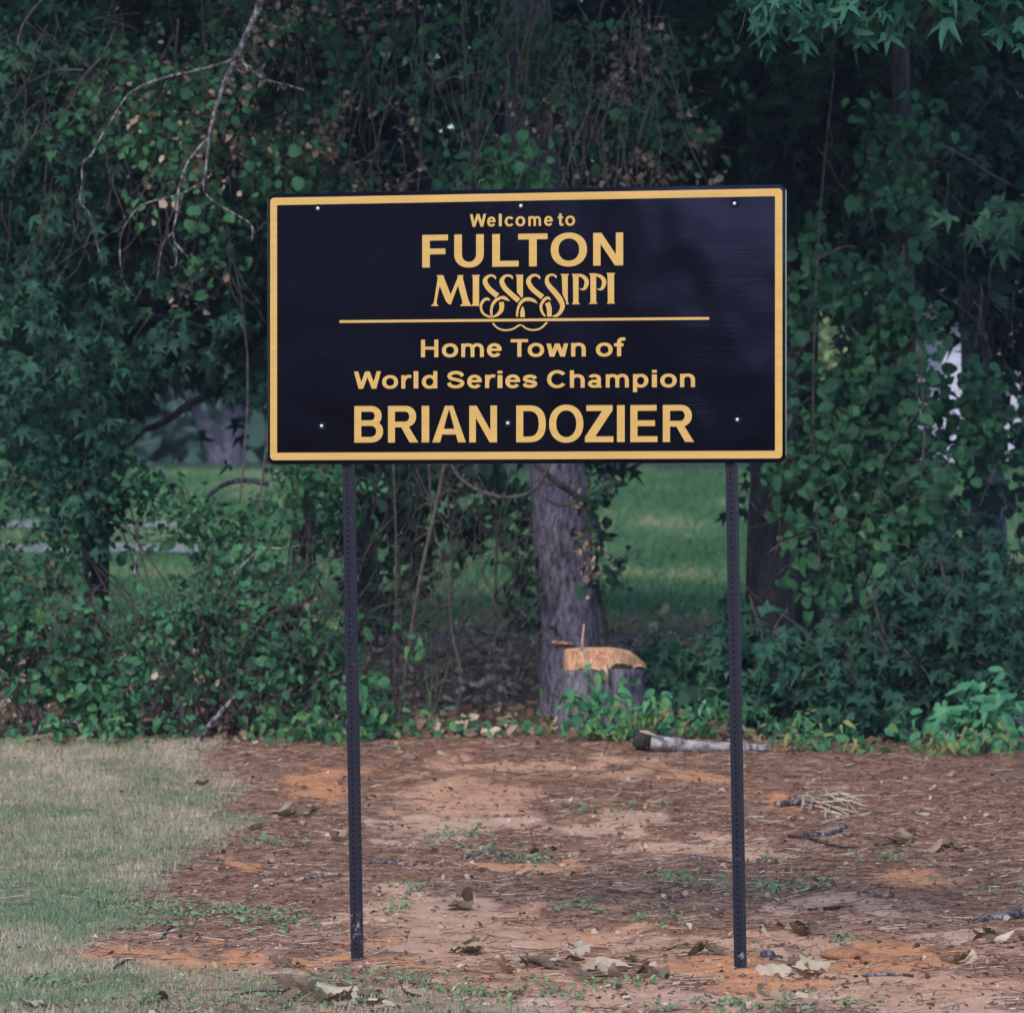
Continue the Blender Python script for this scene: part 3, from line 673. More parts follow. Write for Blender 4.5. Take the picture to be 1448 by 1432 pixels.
def twig_leaves(blobs, twigs, per, tl, size, spread=0.05, droop=-0.25, rng=R, gaps=True, keep=0.06):
    """blobs: (px,py,rx,ry,Y,rY[,weight]) ellipsoids; returns leaf points, twig polylines"""
    C = []; Rd = []; Wt = []
    for q in blobs:
        c_ = at(q[0], q[1], q[4]); C.append(c_[:]); Rd.append((q[2] * q[4] / F, q[5], q[3] * q[4] / F)); Wt.append(q[6] if len(q) > 6 else q[2] * q[3])
    C = np.array(C); Rd = np.array(Rd); Wt = np.array(Wt, float); Wt /= Wt.sum()
    k = rng.choice(len(C), twigs, p=Wt)
    d = rng.normal(size=(twigs, 3)); d /= np.linalg.norm(d, axis=1, keepdims=True)
    r = rng.random(twigs) ** 0.42
    S = C[k] + d * r[:, None] * Rd[k]
    dirn = d * 0.6 + rng.normal(size=(twigs, 3)) * 0.55 + np.array([0, -0.25, droop]); dirn /= np.linalg.norm(dirn, axis=1, keepdims=True)
    ln = tl * rng.uniform(0.5, 1.3, twigs)
    vd = fbm(S[:, 0] * 2.3 + S[:, 1] * 1.7 + 50, S[:, 2] * 2.3 - S[:, 1] * .9 + 50, 2)
    kv = vd > np.quantile(vd, 0.38) if gaps else np.ones(twigs, bool)
    S, dirn, ln, d = S[kv], dirn[kv], ln[kv], d[kv]; twigs = len(S)
    t = rng.random((twigs, per)) ** 0.8
    P = S[:, None] + dirn[:, None] * (t * ln[:, None])[..., None] + np.array([0, 0, -0.25]) * (t ** 2 * ln[:, None])[..., None] + rng.normal(size=(twigs, per, 3)) * spread
    base = np.repeat(rng.random(twigs), per) * 0.5
    P = P.reshape(-1, 3)
    rnd = np.clip(base + rng.random(len(P)) * 0.5, 0, 1)
    ok = open_mask(P, keep) if gaps else np.ones(len(P), bool)
    ok &= P[:, 2] > gz(P[:, 0], P[:, 1]) + 0.02
    tw = np.stack([S, S + dirn * (ln * 0.5)[:, None] + np.array([0, 0, -0.06]) * ln[:, None], S + dirn * ln[:, None] + np.array([0, 0, -0.25]) * ln[:, None]], 1)
    if gaps:
        okt = open_mask(tw.reshape(-1, 3), 0.25).reshape(-1, 3).all(1); tw = tw[okt]
    return P[ok], rnd[ok], tw

def tri_tubes(TW, r0, r1):
    """many thin three-sided twigs in one go"""
    n, k, _ = TW.shape; A = []
    ang = np.array([0, 2.094, 4.189]); off = np.stack([np.cos(ang), np.sin(ang) * 0.5, np.sin(ang)], 1)
    rad = np.linspace(r0, r1, k)
    Vv = TW[:, :, None, :] + off[None, None] * rad[None, :, None, None]
    Vv = Vv.reshape(-1, 3); f = []
    for i in range(k - 1):
        for j in range(3):
            f.append((i * 3 + j, i * 3 + (j + 1) % 3, (i + 1) * 3 + (j + 1) % 3, (i + 1) * 3 + j))
    f = np.array(f); Fc = (f[None] + (np.arange(n) * k * 3)[:, None, None]).reshape(-1, 4)
    return Vv, Fc

FACE = (0, -0.75, 0.6)
def foliage(parent, blobs, twigs, per, tl, size, T, mat, spread=0.05, nb=FACE, ns=0.8, tip=(0, -0.2, -0.8), droop=-0.25, name='crown', twmat='twig', tr=(0.004, 0.0015), gaps=True, keep=0.06, dead=0.0, stuff=True):
    P, rnd, tw = twig_leaves(blobs, twigs, per, tl, size, spread, droop, gaps=gaps, keep=keep)
    sz = R.uniform(size[0], size[1], len(P)) * R.triangular(0.4, 0.95, 1.2, len(P)); fr = frames(len(P), nb, ns, tip)
    if dead > 0:
        isd = R.random(len(P)) < dead * 2.2 * np.clip(3.2 * (fbm(P[:, 0] * 2.6, P[:, 2] * 2.6, 2) - .42), 0, 1)
        dp = leaves_mesh('dead_leaves', P[isd], sz[isd] * 0.8, T_CHUNK, frames(int(isd.sum()), (0, -0.5, 0.2), 0.9, tip), rnd[isd])
        o2 = link('withered_leaves', dp, M['dead'], parent); o2['kind'] = 'stuff'
        P, sz, fr, rnd = P[~isd], sz[~isd], fr[~isd], rnd[~isd]
    o = link(name, leaves_mesh(name, P, sz, T, fr, rnd), M[mat], parent)
    if stuff: o['kind'] = 'stuff'
    if len(tw):
        Vv, Fc = tri_tubes(tw, *tr); t = link('twigs', np_mesh('twigs', Vv, Fc), M[twmat], parent); t['kind'] = 'stuff'
    return o

def bark_trunk(P, rad, n=22, ridge=0.10, seg=0.06):
    """trunk with vertical ridges as real relief"""
    P = smooth_path(P, 6); out = [P[0]]
    mb = MB(); L = [0.0]
    for a, c_ in zip(P[:-1], P[1:]): L.append(L[-1] + (c_ - a).length)
    k = max(4, int(L[-1] / seg)); S = np.linspace(0, L[-1], k)
    xs = [np.interp(S, L, [p[i] for p in P]) for i in range(3)]
    rr = np.interp(S / L[-1], np.linspace(0, 1, len(rad)), rad)
    ph = random.uniform(0, 50); ang = np.arange(n) * 2 * math.pi / n
    v = []
    for i in range(k):
        nz = fbm(ang * n / 6.283 * 0.9 + ph, np.full(n, S[i] * 2.5 + ph), 2); nz[-1] = (nz[0] + nz[-2]) / 2
        r_ = rr[i] * (1 + ridge * 2 * (nz - 0.5) + 0.04 * (vnoise(np.full(n, S[i] * 1.5), ang) - .5))
        for j in range(n): v.append((xs[0][i] + r_[j] * math.cos(ang[j]), xs[1][i] + r_[j] * math.sin(ang[j]), xs[2][i]))
    f = [(i * n + j, i * n + (j + 1) % n, (i + 1) * n + (j + 1) % n, (i + 1) * n + j) for i in range(k - 1) for j in range(n)]
    mb.add(v, f); return mb

def limbs(parent, start, ends, r0, mat, name='limb', sag=0.15):
    for e in ends:
        s = Vector(start); e = Vector(e); mid = (s + e) / 2 + Vector((random.uniform(-.1, .1), random.uniform(-.1, .1), sag * (e - s).length))
        P = smooth_path([s, mid, e], 5); mb = MB(); mb.tube(P, lerp_list([r0, r0 * 0.6, r0 * 0.15], len(P)), 7, rough=0.08); mb.build(name, M[mat], parent)

def tree(name, label, P_px, rad, mat, Y, cat='tree', group=None, sink=0.25):
    P = pts(P_px, Y); g = gzf(P[0].x, P[0].y)
    P[0].z = g - sink
    root = thing(name, label, cat, (P[0].x, P[0].y, g), group)
    bark_trunk(P, rad).build('trunk', M[mat], root)
    return root, P

# ------------------------------------------------------------------ trees of the wood's edge
# the straight grey-barked tree behind the stump
root, P = tree('hardwood_tree', 'grey-barked tree with a stout straight trunk rising behind the sign and stump',
               [(803, 1060), (806, 960), (800, 820), (788, 680), (768, 420), (752, 220), (742, -60), (738, -420), (730, -900)],
               [0.222, 0.195, 0.183, 0.175, 0.16, 0.13, 0.12, 0.10, 0.05], 'bark', 42.5)
main_tree = root
limbs(root, at(738, -420, 42.5), [at(300, -900, 41), at(1150, -850, 41.5), at(700, -1300, 40), at(500, -950, 45), at(1050, -1000, 45)], 0.07, 'bark')
foliage(root, [(720, -800, 620, 330, 42.0, 2.6), (300, -600, 320, 240, 41.5, 2), (1100, -620, 320, 240, 42.0, 2), (250, -700, 420, 200, 38.5, 1.8), (860, -820, 400, 200, 37.5, 2.0), (1400, -780, 480, 240, 37, 2.6)], 4700, 8, 0.6, (0.16, 0.28), T_STAR2, 'dark', 0.1, gaps=False)  # forward crown blobs added out of view overhead to shade the wood's edge
# dead limb with bare lichen-grey twigs hanging from that tree
YB = 39.6
dl = MB(); Pm = smooth_path(pts([(738, -520, 42.4), (560, -480, 41.2), (430, -210, 40.2), (378, -30, YB), (362, 20, YB), (342, 64, YB), (330, 90, YB), (308, 144, YB), (295, 194, YB)], YB), 4)
dl.tube(Pm, lerp_list([0.06, 0.05, 0.038, 0.027, 0.023, 0.021, 0.018, 0.014, 0.011], len(Pm)), 8, rough=0.12)
dead = dl.build('dead_limb', M['lichen'], main_tree); dead['label'] = 'bare dead limb with pale lichened twigs'
TW = [([(335, 79), (318, 89), (275, 101), (235, 109), (201, 122), (178, 137), (161, 164), (141, 198), (129, 221), (117, 231), (116, 258), (113, 285), (127, 302), (134, 335), (147, 374)], .013, .004),
      ([(339, 80), (352, 97), (379, 114), (405, 120), (429, 127)], .014, .009),
      ([(295, 194), (278, 214), (263, 235), (253, 268), (250, 302), (245, 328), (250, 355), (248, 375), (241, 379)], .014, .005),
      ([(245, 328), (232, 344), (226, 366), (223, 395)], .008, .003), ([(250, 345), (262, 360), (275, 372)], .006, .003),
      ([(295, 194), (292, 235), (289, 258), (291, 275), (318, 295), (355, 317), (356, 342)], .013, .006),
      ([(288, 257), (255, 275), (204, 288), (184, 308), (171, 335), (171, 375), (176, 402), (190, 417)], .009, .003),
      ([(194, 300), (192, 325)], .004, .002), ([(330, 92), (347, 110), (352, 130)], .005, .002)]
for q, a, c_ in TW:
    P_ = smooth_path([p + Vector((0, random.uniform(-.04, .04), 0)) for p in pts(q, YB - 0.02)], 3)
    mb = MB(); mb.tube(P_, lerp_list([a * .72, c_ * .72], len(P_)), 6, rough=0.12); mb.build('twig', M['lichen'], dead)

# sweetgum at the left, thin trunk
root, P = tree('sweetgum_tree', 'slender sweetgum with star-shaped dark leaves left of the sign',
               [(136, 930), (133, 860), (128, 760), (112, 620), (94, 440), (82, 280), (76, 60), (70, -300), (60, -700)], [0.085, 0.07, 0.062, 0.058, 0.055, 0.05, 0.045, 0.035, 0.02], 'bark_dark', 42.6)
limbs(root, at(100, 500, 42.6), [at(20, 520, 41.5), at(200, 560, 41.6), at(330, 480, 41.8)], 0.025, 'bark_dark')
limbs(root, at(78, 100, 42.6), [at(-40, 240, 41.2), at(120, 300, 41.5), at(200, 430, 42)], 0.025, 'bark_dark')
foliage(root, [(60, 240, 120, 90, 41.6, .7), (90, 500, 130, 70, 41.4, .6), (300, 450, 130, 70, 41.8, .7), (250, 400, 140, 50, 42.3, .5), (20, 390, 90, 120, 42.2, .6),
               (100, 80, 150, 110, 42.4, .7), (-60, 100, 160, 200, 42, 1), (60, 620, 120, 60, 42.2, .5), (120, 655, 55, 60, 41.5, .3), (380, 560, 60, 60, 42.5, .5)], 1050, 8, 0.38, (0.085, 0.155), T_STAR, 'gum', 0.07)
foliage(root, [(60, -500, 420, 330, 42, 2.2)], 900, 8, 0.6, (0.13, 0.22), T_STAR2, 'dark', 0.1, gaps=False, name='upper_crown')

# two dark trunks at the right of the lawn opening
root, P = tree('oak_tree', 'dark thick tree trunk beside the right sign post', [(1088, 900), (1090, 830), (1092, 740), (1096, 640), (1100, 420), (1106, 160), (1112, -200), (1120, -700)],
               [0.20, 0.175, 0.155, 0.15, 0.14, 0.13, 0.12, 0.05], 'bark_dark', 45.0)
limbs(root, at(1112, -150, 45), [at(900, -500, 44), at(1350, -520, 44), at(1150, -800, 46)], 0.06, 'bark_dark')
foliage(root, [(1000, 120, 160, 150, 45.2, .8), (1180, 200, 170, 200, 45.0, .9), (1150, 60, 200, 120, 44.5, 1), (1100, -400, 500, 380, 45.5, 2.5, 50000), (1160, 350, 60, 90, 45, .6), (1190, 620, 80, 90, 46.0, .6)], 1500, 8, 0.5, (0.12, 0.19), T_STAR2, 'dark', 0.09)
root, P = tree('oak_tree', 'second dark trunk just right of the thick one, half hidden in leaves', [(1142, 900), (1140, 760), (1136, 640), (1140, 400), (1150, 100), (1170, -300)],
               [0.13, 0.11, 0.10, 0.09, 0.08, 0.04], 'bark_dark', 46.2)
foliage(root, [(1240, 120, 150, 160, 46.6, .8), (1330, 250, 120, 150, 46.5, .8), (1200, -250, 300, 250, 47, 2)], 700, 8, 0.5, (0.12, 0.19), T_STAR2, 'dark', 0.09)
# vine-wrapped trunk at the right
root, P = tree('vine_wrapped_tree', 'slim tree wrapped in round-leaved vine at the right', [(1290, 960), (1286, 800), (1282, 600), (1278, 380), (1275, 180), (1270, -100), (1266, -500)],
               [0.10, 0.085, 0.075, 0.07, 0.06, 0.05, 0.03], 'bark_dark', 43.0)
foliage(root, [(1272, 130, 44, 120, 42.75, .2), (1265, 330, 60, 130, 42.7, .25), (1270, 520, 70, 120, 42.6, .3), (1250, 640, 80, 110, 42.5, .3), (1290, 760, 90, 90, 42.5, .35), (1200, 740, 70, 90, 42.4, .3), (1190, 580, 60, 90, 42.6, .3), (1170, 380, 50, 60, 42.6, .3), (1230, 430, 60, 60, 42.6, .3), (1326, 530, 16, 90, 42.8, .15, 5000), (1392, 560, 22, 90, 42.9, .2, 5000)],
        820, 7, 0.30, (0.06, 0.115), T_ROUND, 'vine', 0.055, ns=0.6)
foliage(root, [(1270, -350, 300, 260, 43, 1.6)], 500, 8, 0.5, (0.12, 0.19), T_STAR2, 'dark', 0.09, gaps=False, name='upper_crown')
# grey trunk far right
root, P = tree('hardwood_tree', 'grey trunk seen between leaves at the far right', [(1402, 900), (1398, 760), (1392, 640), (1384, 520), (1378, 380), (1370, 100), (1365, -300)],
               [0.16, 0.14, 0.13, 0.125, 0.12, 0.10, 0.05], 'bark', 47.5)
foliage(root, [(1400, 380, 80, 100, 46.8, .6), (1420, 640, 50, 120, 46.5, .5), (1400, 760, 70, 90, 46.2, .6), (1370, -200, 350, 300, 47.5, 2), (1420, 180, 90, 130, 47, .8)], 800, 8, 0.45, (0.10, 0.16), T_ROUND, 'dark', 0.08)

# backdrop trees standing deeper in the wood
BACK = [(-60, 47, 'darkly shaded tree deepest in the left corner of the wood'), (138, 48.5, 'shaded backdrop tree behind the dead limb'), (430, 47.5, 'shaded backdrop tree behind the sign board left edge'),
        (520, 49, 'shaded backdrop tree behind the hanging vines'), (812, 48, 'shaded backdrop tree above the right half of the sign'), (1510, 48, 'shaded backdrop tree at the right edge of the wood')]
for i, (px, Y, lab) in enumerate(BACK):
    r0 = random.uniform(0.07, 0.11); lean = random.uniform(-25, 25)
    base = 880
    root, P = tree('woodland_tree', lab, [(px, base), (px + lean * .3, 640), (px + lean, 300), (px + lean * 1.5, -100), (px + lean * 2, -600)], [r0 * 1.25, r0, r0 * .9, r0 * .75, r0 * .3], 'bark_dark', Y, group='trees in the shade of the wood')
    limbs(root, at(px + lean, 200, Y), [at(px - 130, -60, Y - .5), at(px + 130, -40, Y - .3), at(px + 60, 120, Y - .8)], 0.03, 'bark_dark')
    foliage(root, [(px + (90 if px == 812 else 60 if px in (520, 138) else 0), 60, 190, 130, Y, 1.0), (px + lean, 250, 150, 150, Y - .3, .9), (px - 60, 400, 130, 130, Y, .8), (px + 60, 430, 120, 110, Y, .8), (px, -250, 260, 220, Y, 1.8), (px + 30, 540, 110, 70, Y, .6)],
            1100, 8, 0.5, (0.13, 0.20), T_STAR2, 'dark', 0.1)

# overhanging sweetgum limb at the top right, every leaf its own part
YL = 33.5
root, P = tree('sweetgum_tree', 'sweetgum whose bright star-leaved limb overhangs the top right corner', [(1900, 1180), (1895, 900), (1880, 500), (1860, 100), (1840, -400)], [0.16, 0.14, 0.12, 0.10, 0.05], 'bark', YL + .6)
def limb_path(q, a, c_, parent=root, name='limb', mat='bark_dark'):
    P_ = smooth_path(q, 5); mb = MB(); mb.tube(P_, lerp_list([a, c_], len(P_)), 6, rough=.06); return mb.build(name, M[mat], parent), P_
l1, p1 = limb_path(pts([(1862, 60, YL + .5), (1640, -40, YL), (1420, -20, YL - .1), (1230, -10, YL), (1060, 0, YL + .2)], YL), 0.045, 0.006)
l2, p2 = limb_path(pts([(1850, 300, YL + 3), (1640, 260, YL + 3.5), (1500, 290, YL + 4), (1400, 300, YL + 4)], YL), 0.03, 0.005)
def leaf_proto(T, name):
    V, Fc = T; return np_mesh(name, V, Fc, {'rnd': np.zeros(len(V))})
def leaf_variants(T, name, mats, k=5):
    out = []
    for i in range(k):
        V, Fc = variant(T, i % 4, np.random.default_rng(i)); W2 = V.copy(); W2[:, 2] += 0.10 * np.sin(W2[:, 0] * (3 + i) + i) * (0.4 + 0.2 * i) - 0.06 * i * W2[:, 1] ** 2
        me = np_mesh(name, W2, Fc, {'rnd': np.full(len(V), (i + 0.5) / k)}, smooth=True); me.materials.append(M[mats[i % len(mats)]]); out.append(me)
    return out
def place_leaves(parent, P, size, variants, nb, ns, tip, name='leaf'):
    fr = frames(len(P), nb, ns, tip); org = ORG[parent]
    for i in range(len(P)):
        o = bpy.data.objects.new(name, variants[R.integers(len(variants))]); COL.objects.link(o); o.parent = parent
        s = R.uniform(*size); mm = Matrix([[*(fr[i, r_] * s), P[i][r_] - org[r_]] for r_ in range(3)] + [[0, 0, 0, 1]]); o.matrix_local = mm
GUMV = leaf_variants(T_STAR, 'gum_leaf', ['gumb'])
P1 = []
for _ in range(290):
    px = R.uniform(1050, 1470); lim = 46 + 30 * math.sin(px / 55.0) * .5 + (px - 1030) * 0.05
    py = R.uniform(-70, 1) + lim * R.random() ** 0.8
    P1.append(at(px, py, YL + R.uniform(-.35, .45)))
place_leaves(root, P1, (0.075, 0.185), GUMV, (0, -0.7, 0.6), 0.75, (0, -0.2, -0.9))
for _ in range(60):
    q = at(R.uniform(1030, 1500), R.uniform(-30, 20), YL + R.uniform(-.2, .3)); e = q + Vector((R.uniform(-.12, .12), R.uniform(-.1, .05), -R.uniform(.08, .16)))
    mb = MB(); mb.tube([q, (q + e) / 2 + Vector((.01, 0, .01)), e], [.003, .0025, .0015], 4); mb.build('leaf_stalk', M['twig'], root)
GUMV2 = leaf_variants(T_STAR, 'gum_leaf', ['gum'])
P2 = [at(R.normal(1415, 32), R.normal(310, 22), YL + 4 + R.uniform(-.3, .3)) for _ in range(26)]
place_leaves(root, P2, (0.12, 0.18), GUMV2, (0, -0.8, 0.5), 0.4, (0, -0.2, -0.9))
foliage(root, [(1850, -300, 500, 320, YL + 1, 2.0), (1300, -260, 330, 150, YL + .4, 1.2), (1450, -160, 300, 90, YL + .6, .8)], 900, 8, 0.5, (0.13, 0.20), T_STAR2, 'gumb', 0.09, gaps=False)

# ------------------------------------------------------------------ climbing vines and understorey
def plant(name, label, cat, px, py, Y, group=None):
    p = at(px, py, Y); g = gzf(p.x, p.y); return thing(name, label, cat, (p.x, p.y, g), group)
def stems(parent, Y, L, r=(0.008, 0.003), mat='vinewood', name='stem', n=5):
    for q in L:
        P_ = smooth_path([p + Vector((0, random.uniform(-.05, .05), 0)) for p in pts(q, Y)], 4); mb = MB(); mb.tube(P_, lerp_list(list(r), len(P_)), n, rough=.08); mb.build(name, M[mat], parent)

v = plant('climbing_vine', 'leafy vine with small round leaves and brown withered ones behind the dead limb', 'vine', 300, 1040, 41.2)
stems(v, 41.2, [[(300, 1050), (330, 800), (350, 500), (300, 200), (280, -100)], [(310, 1050), (360, 760), (400, 420), (420, 120), (430, -100)], [(253, 27), (248, 84), (246, 117), (240, 158), (230, 201)], [(60, 0), (40, 23), (27, 50), (23, 100), (24, 141), (35, 164)],
              [(163, 40), (144, 79), (117, 111), (101, 144), (84, 174), (83, 199)], [(119, 100), (80, 99), (54, 111), (27, 125)]], (.010, .004), 'twig')
foliage(v, [(250, 60, 150, 90, 41.2, .4), (300, 190, 110, 110, 41.0, .4), (320, 330, 80, 90, 41.2, .4), (180, 160, 110, 60, 41.3, .3), (420, 80, 80, 100, 41.3, .4), (420, 220, 60, 80, 41.4, .3)], 600, 7, 0.28, (0.045, 0.09), T_ROUND, 'vine', 0.055, ns=0.75, dead=0.30)
v = plant('climbing_vine', 'tangled vine with round leaves and many withered leaves above the sign', 'vine', 700, 1030, 42.0)
stems(v, 41.6, [[(640, 1045), (652, 960), (640, 900), (632, 820), (612, 740), (608, 680), (590, 400), (560, 102), (555, -80)], [(543, -100), (543, 0), (529, 39), (522, 98), (523, 150), (531, 197), (540, 300), (548, 500), (560, 760), (556, 1040)],
              [(677, -100), (677, 0), (678, 79), (670, 180), (668, 300)], [(596, 20), (596, 79), (610, 118), (606, 157), (596, 193), (590, 300)], [(897, -60), (897, 31), (905, 77), (912, 140)], [(838, 60), (836, 122), (831, 157), (822, 260)], [(478, -60), (480, 80), (470, 200), (476, 300)],
              [(760, -60), (742, 60), (730, 110), (720, 160)], [(660, 150), (690, 110), (728, 60), (745, -20)], [(560, 268), (600, 230), (650, 190), (700, 180)]], (.009, .006), 'twig')
foliage(v, [(560, 60, 110, 90, 41.8, .4), (700, 90, 110, 110, 41.9, .4), (840, 90, 110, 100, 42.1, .4), (560, 200, 110, 80, 41.7, .4), (720, 215, 110, 55, 41.6, .35), (860, 220, 90, 60, 42, .4), (960, 120, 70, 120, 42.2, .4), (480, 200, 50, 80, 41.8, .4)], 620, 6, 0.28, (0.045, 0.09), T_ROUND, 'vine', 0.055, ns=0.75, dead=0.5)
foliage(v, [(715, 225, 80, 35, 41.3, .2)], 40, 6, 0.2, (0.07, 0.11), T_ROUND, 'bright', 0.05, name='ivy_clump')
# vine and suckers looping round the main trunk below the board
v = plant('woody_vine', 'dark woody vine looping down the right side of the grey trunk', 'vine', 858, 1030, 42.1)
stems(v, 42.1, [[(756, 655), (784, 680), (820, 706), (840, 732), (850, 764), (842, 792), (846, 840), (856, 880), (858, 940), (856, 1040)]], (.022, .014), 'bark_dark', n=7)
stems(v, 41.9, [[(820, 706), (800, 714), (784, 712), (770, 704)], [(820, 660), (832, 700), (832, 760), (824, 800), (828, 836)]], (.010, .006), 'twig')
foliage(v, [(838, 690, 24, 40, 42, .15), (830, 770, 16, 40, 42, .15), (880, 790, 20, 20, 42.1, .1)], 30, 5, 0.18, (0.055, 0.09), T_ROUND, 'dark', 0.04, gaps=False, dead=0.35)
v = plant('woody_vine', 'thin grey vine sagging in a loop under the board', 'vine', 640, 1030, 41.4)
stems(v, 41.4, [[(560, 1045), (590, 840), (620, 700), (632, 640), (640, 660), (660, 684), (704, 702), (740, 700), (764, 682), (780, 650)]], (.013, .011), 'twig', n=6)

# thicket below the board, left
v = plant('thicket_bush', 'dark leafy thicket filling the space below the left half of the board', 'bush', 600, 1035, 43)
stems(v, 42.6, [[(504, 800), (528, 836), (556, 888), (588, 944), (608, 1008), (612, 1045)], [(610, 760), (590, 800), (560, 840), (552, 900), (560, 1045)], [(702, 700), (702, 772), (700, 900), (706, 1040)], [(632, 700), (640, 800), (636, 900), (650, 1040)], [(540, 690), (520, 760), (524, 900), (530, 1040)],
              [(590, 720), (640, 690), (690, 660)], [(640, 760), (600, 690), (580, 640)], [(700, 840), (740, 800), (750, 770)], [(600, 980), (640, 920), (700, 870)], [(520, 1000), (560, 940), (572, 860)]], (.012, .005), 'twig')
foliage(v, [(570, 690, 90, 50, 42.8, .5), (690, 720, 60, 60, 42.8, .5), (540, 760, 50, 60, 42.8, .4), (700, 650, 60, 60, 43, .5), (620, 640, 120, 60, 43.2, .5)], 230, 7, 0.3, (0.07, 0.12), T_ROUND, 'dark', 0.06)
foliage(v, [(735, 830, 14, 60, 42.3, .15), (520, 850, 26, 60, 42.3, .2), (550, 820, 60, 90, 42.6, .3, 500)], 46, 6, 0.2, (0.05, 0.09), T_ROUND, 'dark', 0.05, name='lower_leaves', gaps=False)

M['strand'] = bark_mat('dead_strand', (0.09, 0.075, 0.075), (0.27, 0.235, 0.23), 30, .4, .2)
def brush(name, lab, cat, px, py, Y, boxes, mat='twig', r=(.004, .002)):
    v = plant(name, lab, cat, px, py, Y); A = []
    for x0, x1, y0, y1, n_, ang_, ln_ in boxes:
        for _ in range(n_):
            a = math.radians(R.normal(*ang_)); L_ = ln_ * R.uniform(.5, 1.4); q = at(R.uniform(x0, x1), R.uniform(y0, y1), Y + R.uniform(-.4, .4)); P_ = []
            for k in range(6):
                P_.append(q[:]); q = q + Vector((math.cos(a), R.normal(0, .3), math.sin(a))) * (L_ / 5); a += R.normal(0, .22)
            A.append(P_)
    A = np.array(A); Vv, Fc = tri_tubes(A, *r); o = link('dead_twigs', np_mesh('dead_twigs', Vv, Fc), M[mat], v); o['kind'] = 'stuff'; return v
brush('dead_brush', 'tangle of bare brown twigs in the bushes left of the left post', 'brush', 400, 1045, 40.6, [(300, 500, 830, 1040, 150, (90, 50), .45), (140, 330, 860, 1040, 60, (80, 45), .4), (0, 140, 880, 1040, 40, (90, 45), .4)])
brush('dead_brush', 'see-through tangle of bare twigs below the board', 'brush', 620, 1045, 42.0, [(505, 745, 700, 1030, 105, (90, 35), .7), (505, 745, 760, 960, 60, (60, 60), .5)])
brush('hanging_strands', 'thin dead strands hanging among the leaves above the board', 'vine', 640, 1045, 41.3, [(400, 960, -40, 200, 110, (-92, 14), .8), (400, 960, 0, 260, 60, (-80, 60), .35)], 'strand', (.0036, .0018))
brush('hanging_strands', 'thin dead strands hanging behind the dead limb', 'vine', 200, 1045, 41.0, [(0, 420, -40, 300, 70, (-92, 18), .7), (150, 420, 0, 420, 90, (-80, 60), .35), (0, 250, 0, 250, 40, (-100, 50), .5)], 'twig', (.004, .002))
brush('dead_brush', 'few bare twigs among the leaves of the right thicket', 'brush', 1240, 1045, 41.0, [(1060, 1440, 700, 1040, 60, (90, 50), .4), (1130, 1440, 100, 700, 50, (-90, 40), .4)])
# left bushes
LB = [('leafy bush with heart-shaped leaves at the bottom left corner of the wood', 60, 1040, 41.0, [(40, 930, 90, 90, 41.0, .45), (20, 840, 70, 60, 41.2, .4), (120, 960, 70, 80, 41.0, .4), (-60, 880, 90, 150, 41.2, .5)], 300),
      ('bush of pale green leaves under the slender sweetgum', 230, 1040, 40.9, [(220, 960, 80, 80, 40.9, .4), (290, 880, 70, 80, 41.0, .4), (170, 880, 40, 50, 41.1, .3), (260, 1010, 70, 40, 40.8, .3)], 260),
      ('dense bush of mixed leaves left of the left post', 400, 1040, 40.9, [(400, 940, 90, 90, 40.9, .45), (450, 840, 50, 80, 41.1, .4), (350, 830, 70, 70, 41.2, .4), (420, 1010, 80, 40, 40.7, .3), (480, 1000, 50, 50, 40.8, .3)], 300),
      ('high leafy bramble between the sweetgum and the board', 330, 1040, 41.6, [(400, 720, 80, 60, 41.6, .4), (300, 740, 70, 50, 41.6, .4), (60, 700, 90, 60, 41.7, .4), (160, 690, 70, 40, 41.8, .4), (450, 700, 40, 60, 41.8, .4), (40, 790, 60, 50, 41.8, .3), (380, 790, 50, 40, 41.6, .3)], 330)]
for i, (lab, px, py, Y, bl, nt_) in enumerate(LB):
    v = plant('undergrowth_bush', lab, 'bush', px, py, Y, 'bushes along the left edge')
    S = []
    for q in bl:
        for _ in range(3):
            x0 = px + R.uniform(-50, 50); S.append([(x0, py + 15), ((x0 + q[0]) / 2 + R.uniform(-25, 25), (py + q[1]) / 2), (q[0] + R.uniform(-40, 40), q[1] + R.uniform(-40, 20)), (q[0] + R.uniform(-80, 80), q[1] - R.uniform(20, 70))])
    stems(v, Y, S, (.009, .003), 'twig')
    foliage(v, bl, int(nt_ * 1.35), 8, 0.26, (0.042, 0.085), T_OVAL if i in (1,) else T_ROUND, 'vine', 0.055, ns=0.75, dead=0.05)
    sub = [(b_[0] + R.normal(0, .6) * b_[2], b_[1] + R.normal(0, .6) * b_[3], 30, 22, b_[4] - .25, .15) for b_ in bl for _ in range(2)]
    foliage(v, sub, int(nt_ * 0.36), 6, 0.2, (0.045, 0.10), T_OVAL if i % 2 else T_ROUND, 'bright', 0.05, name='young_leaves')
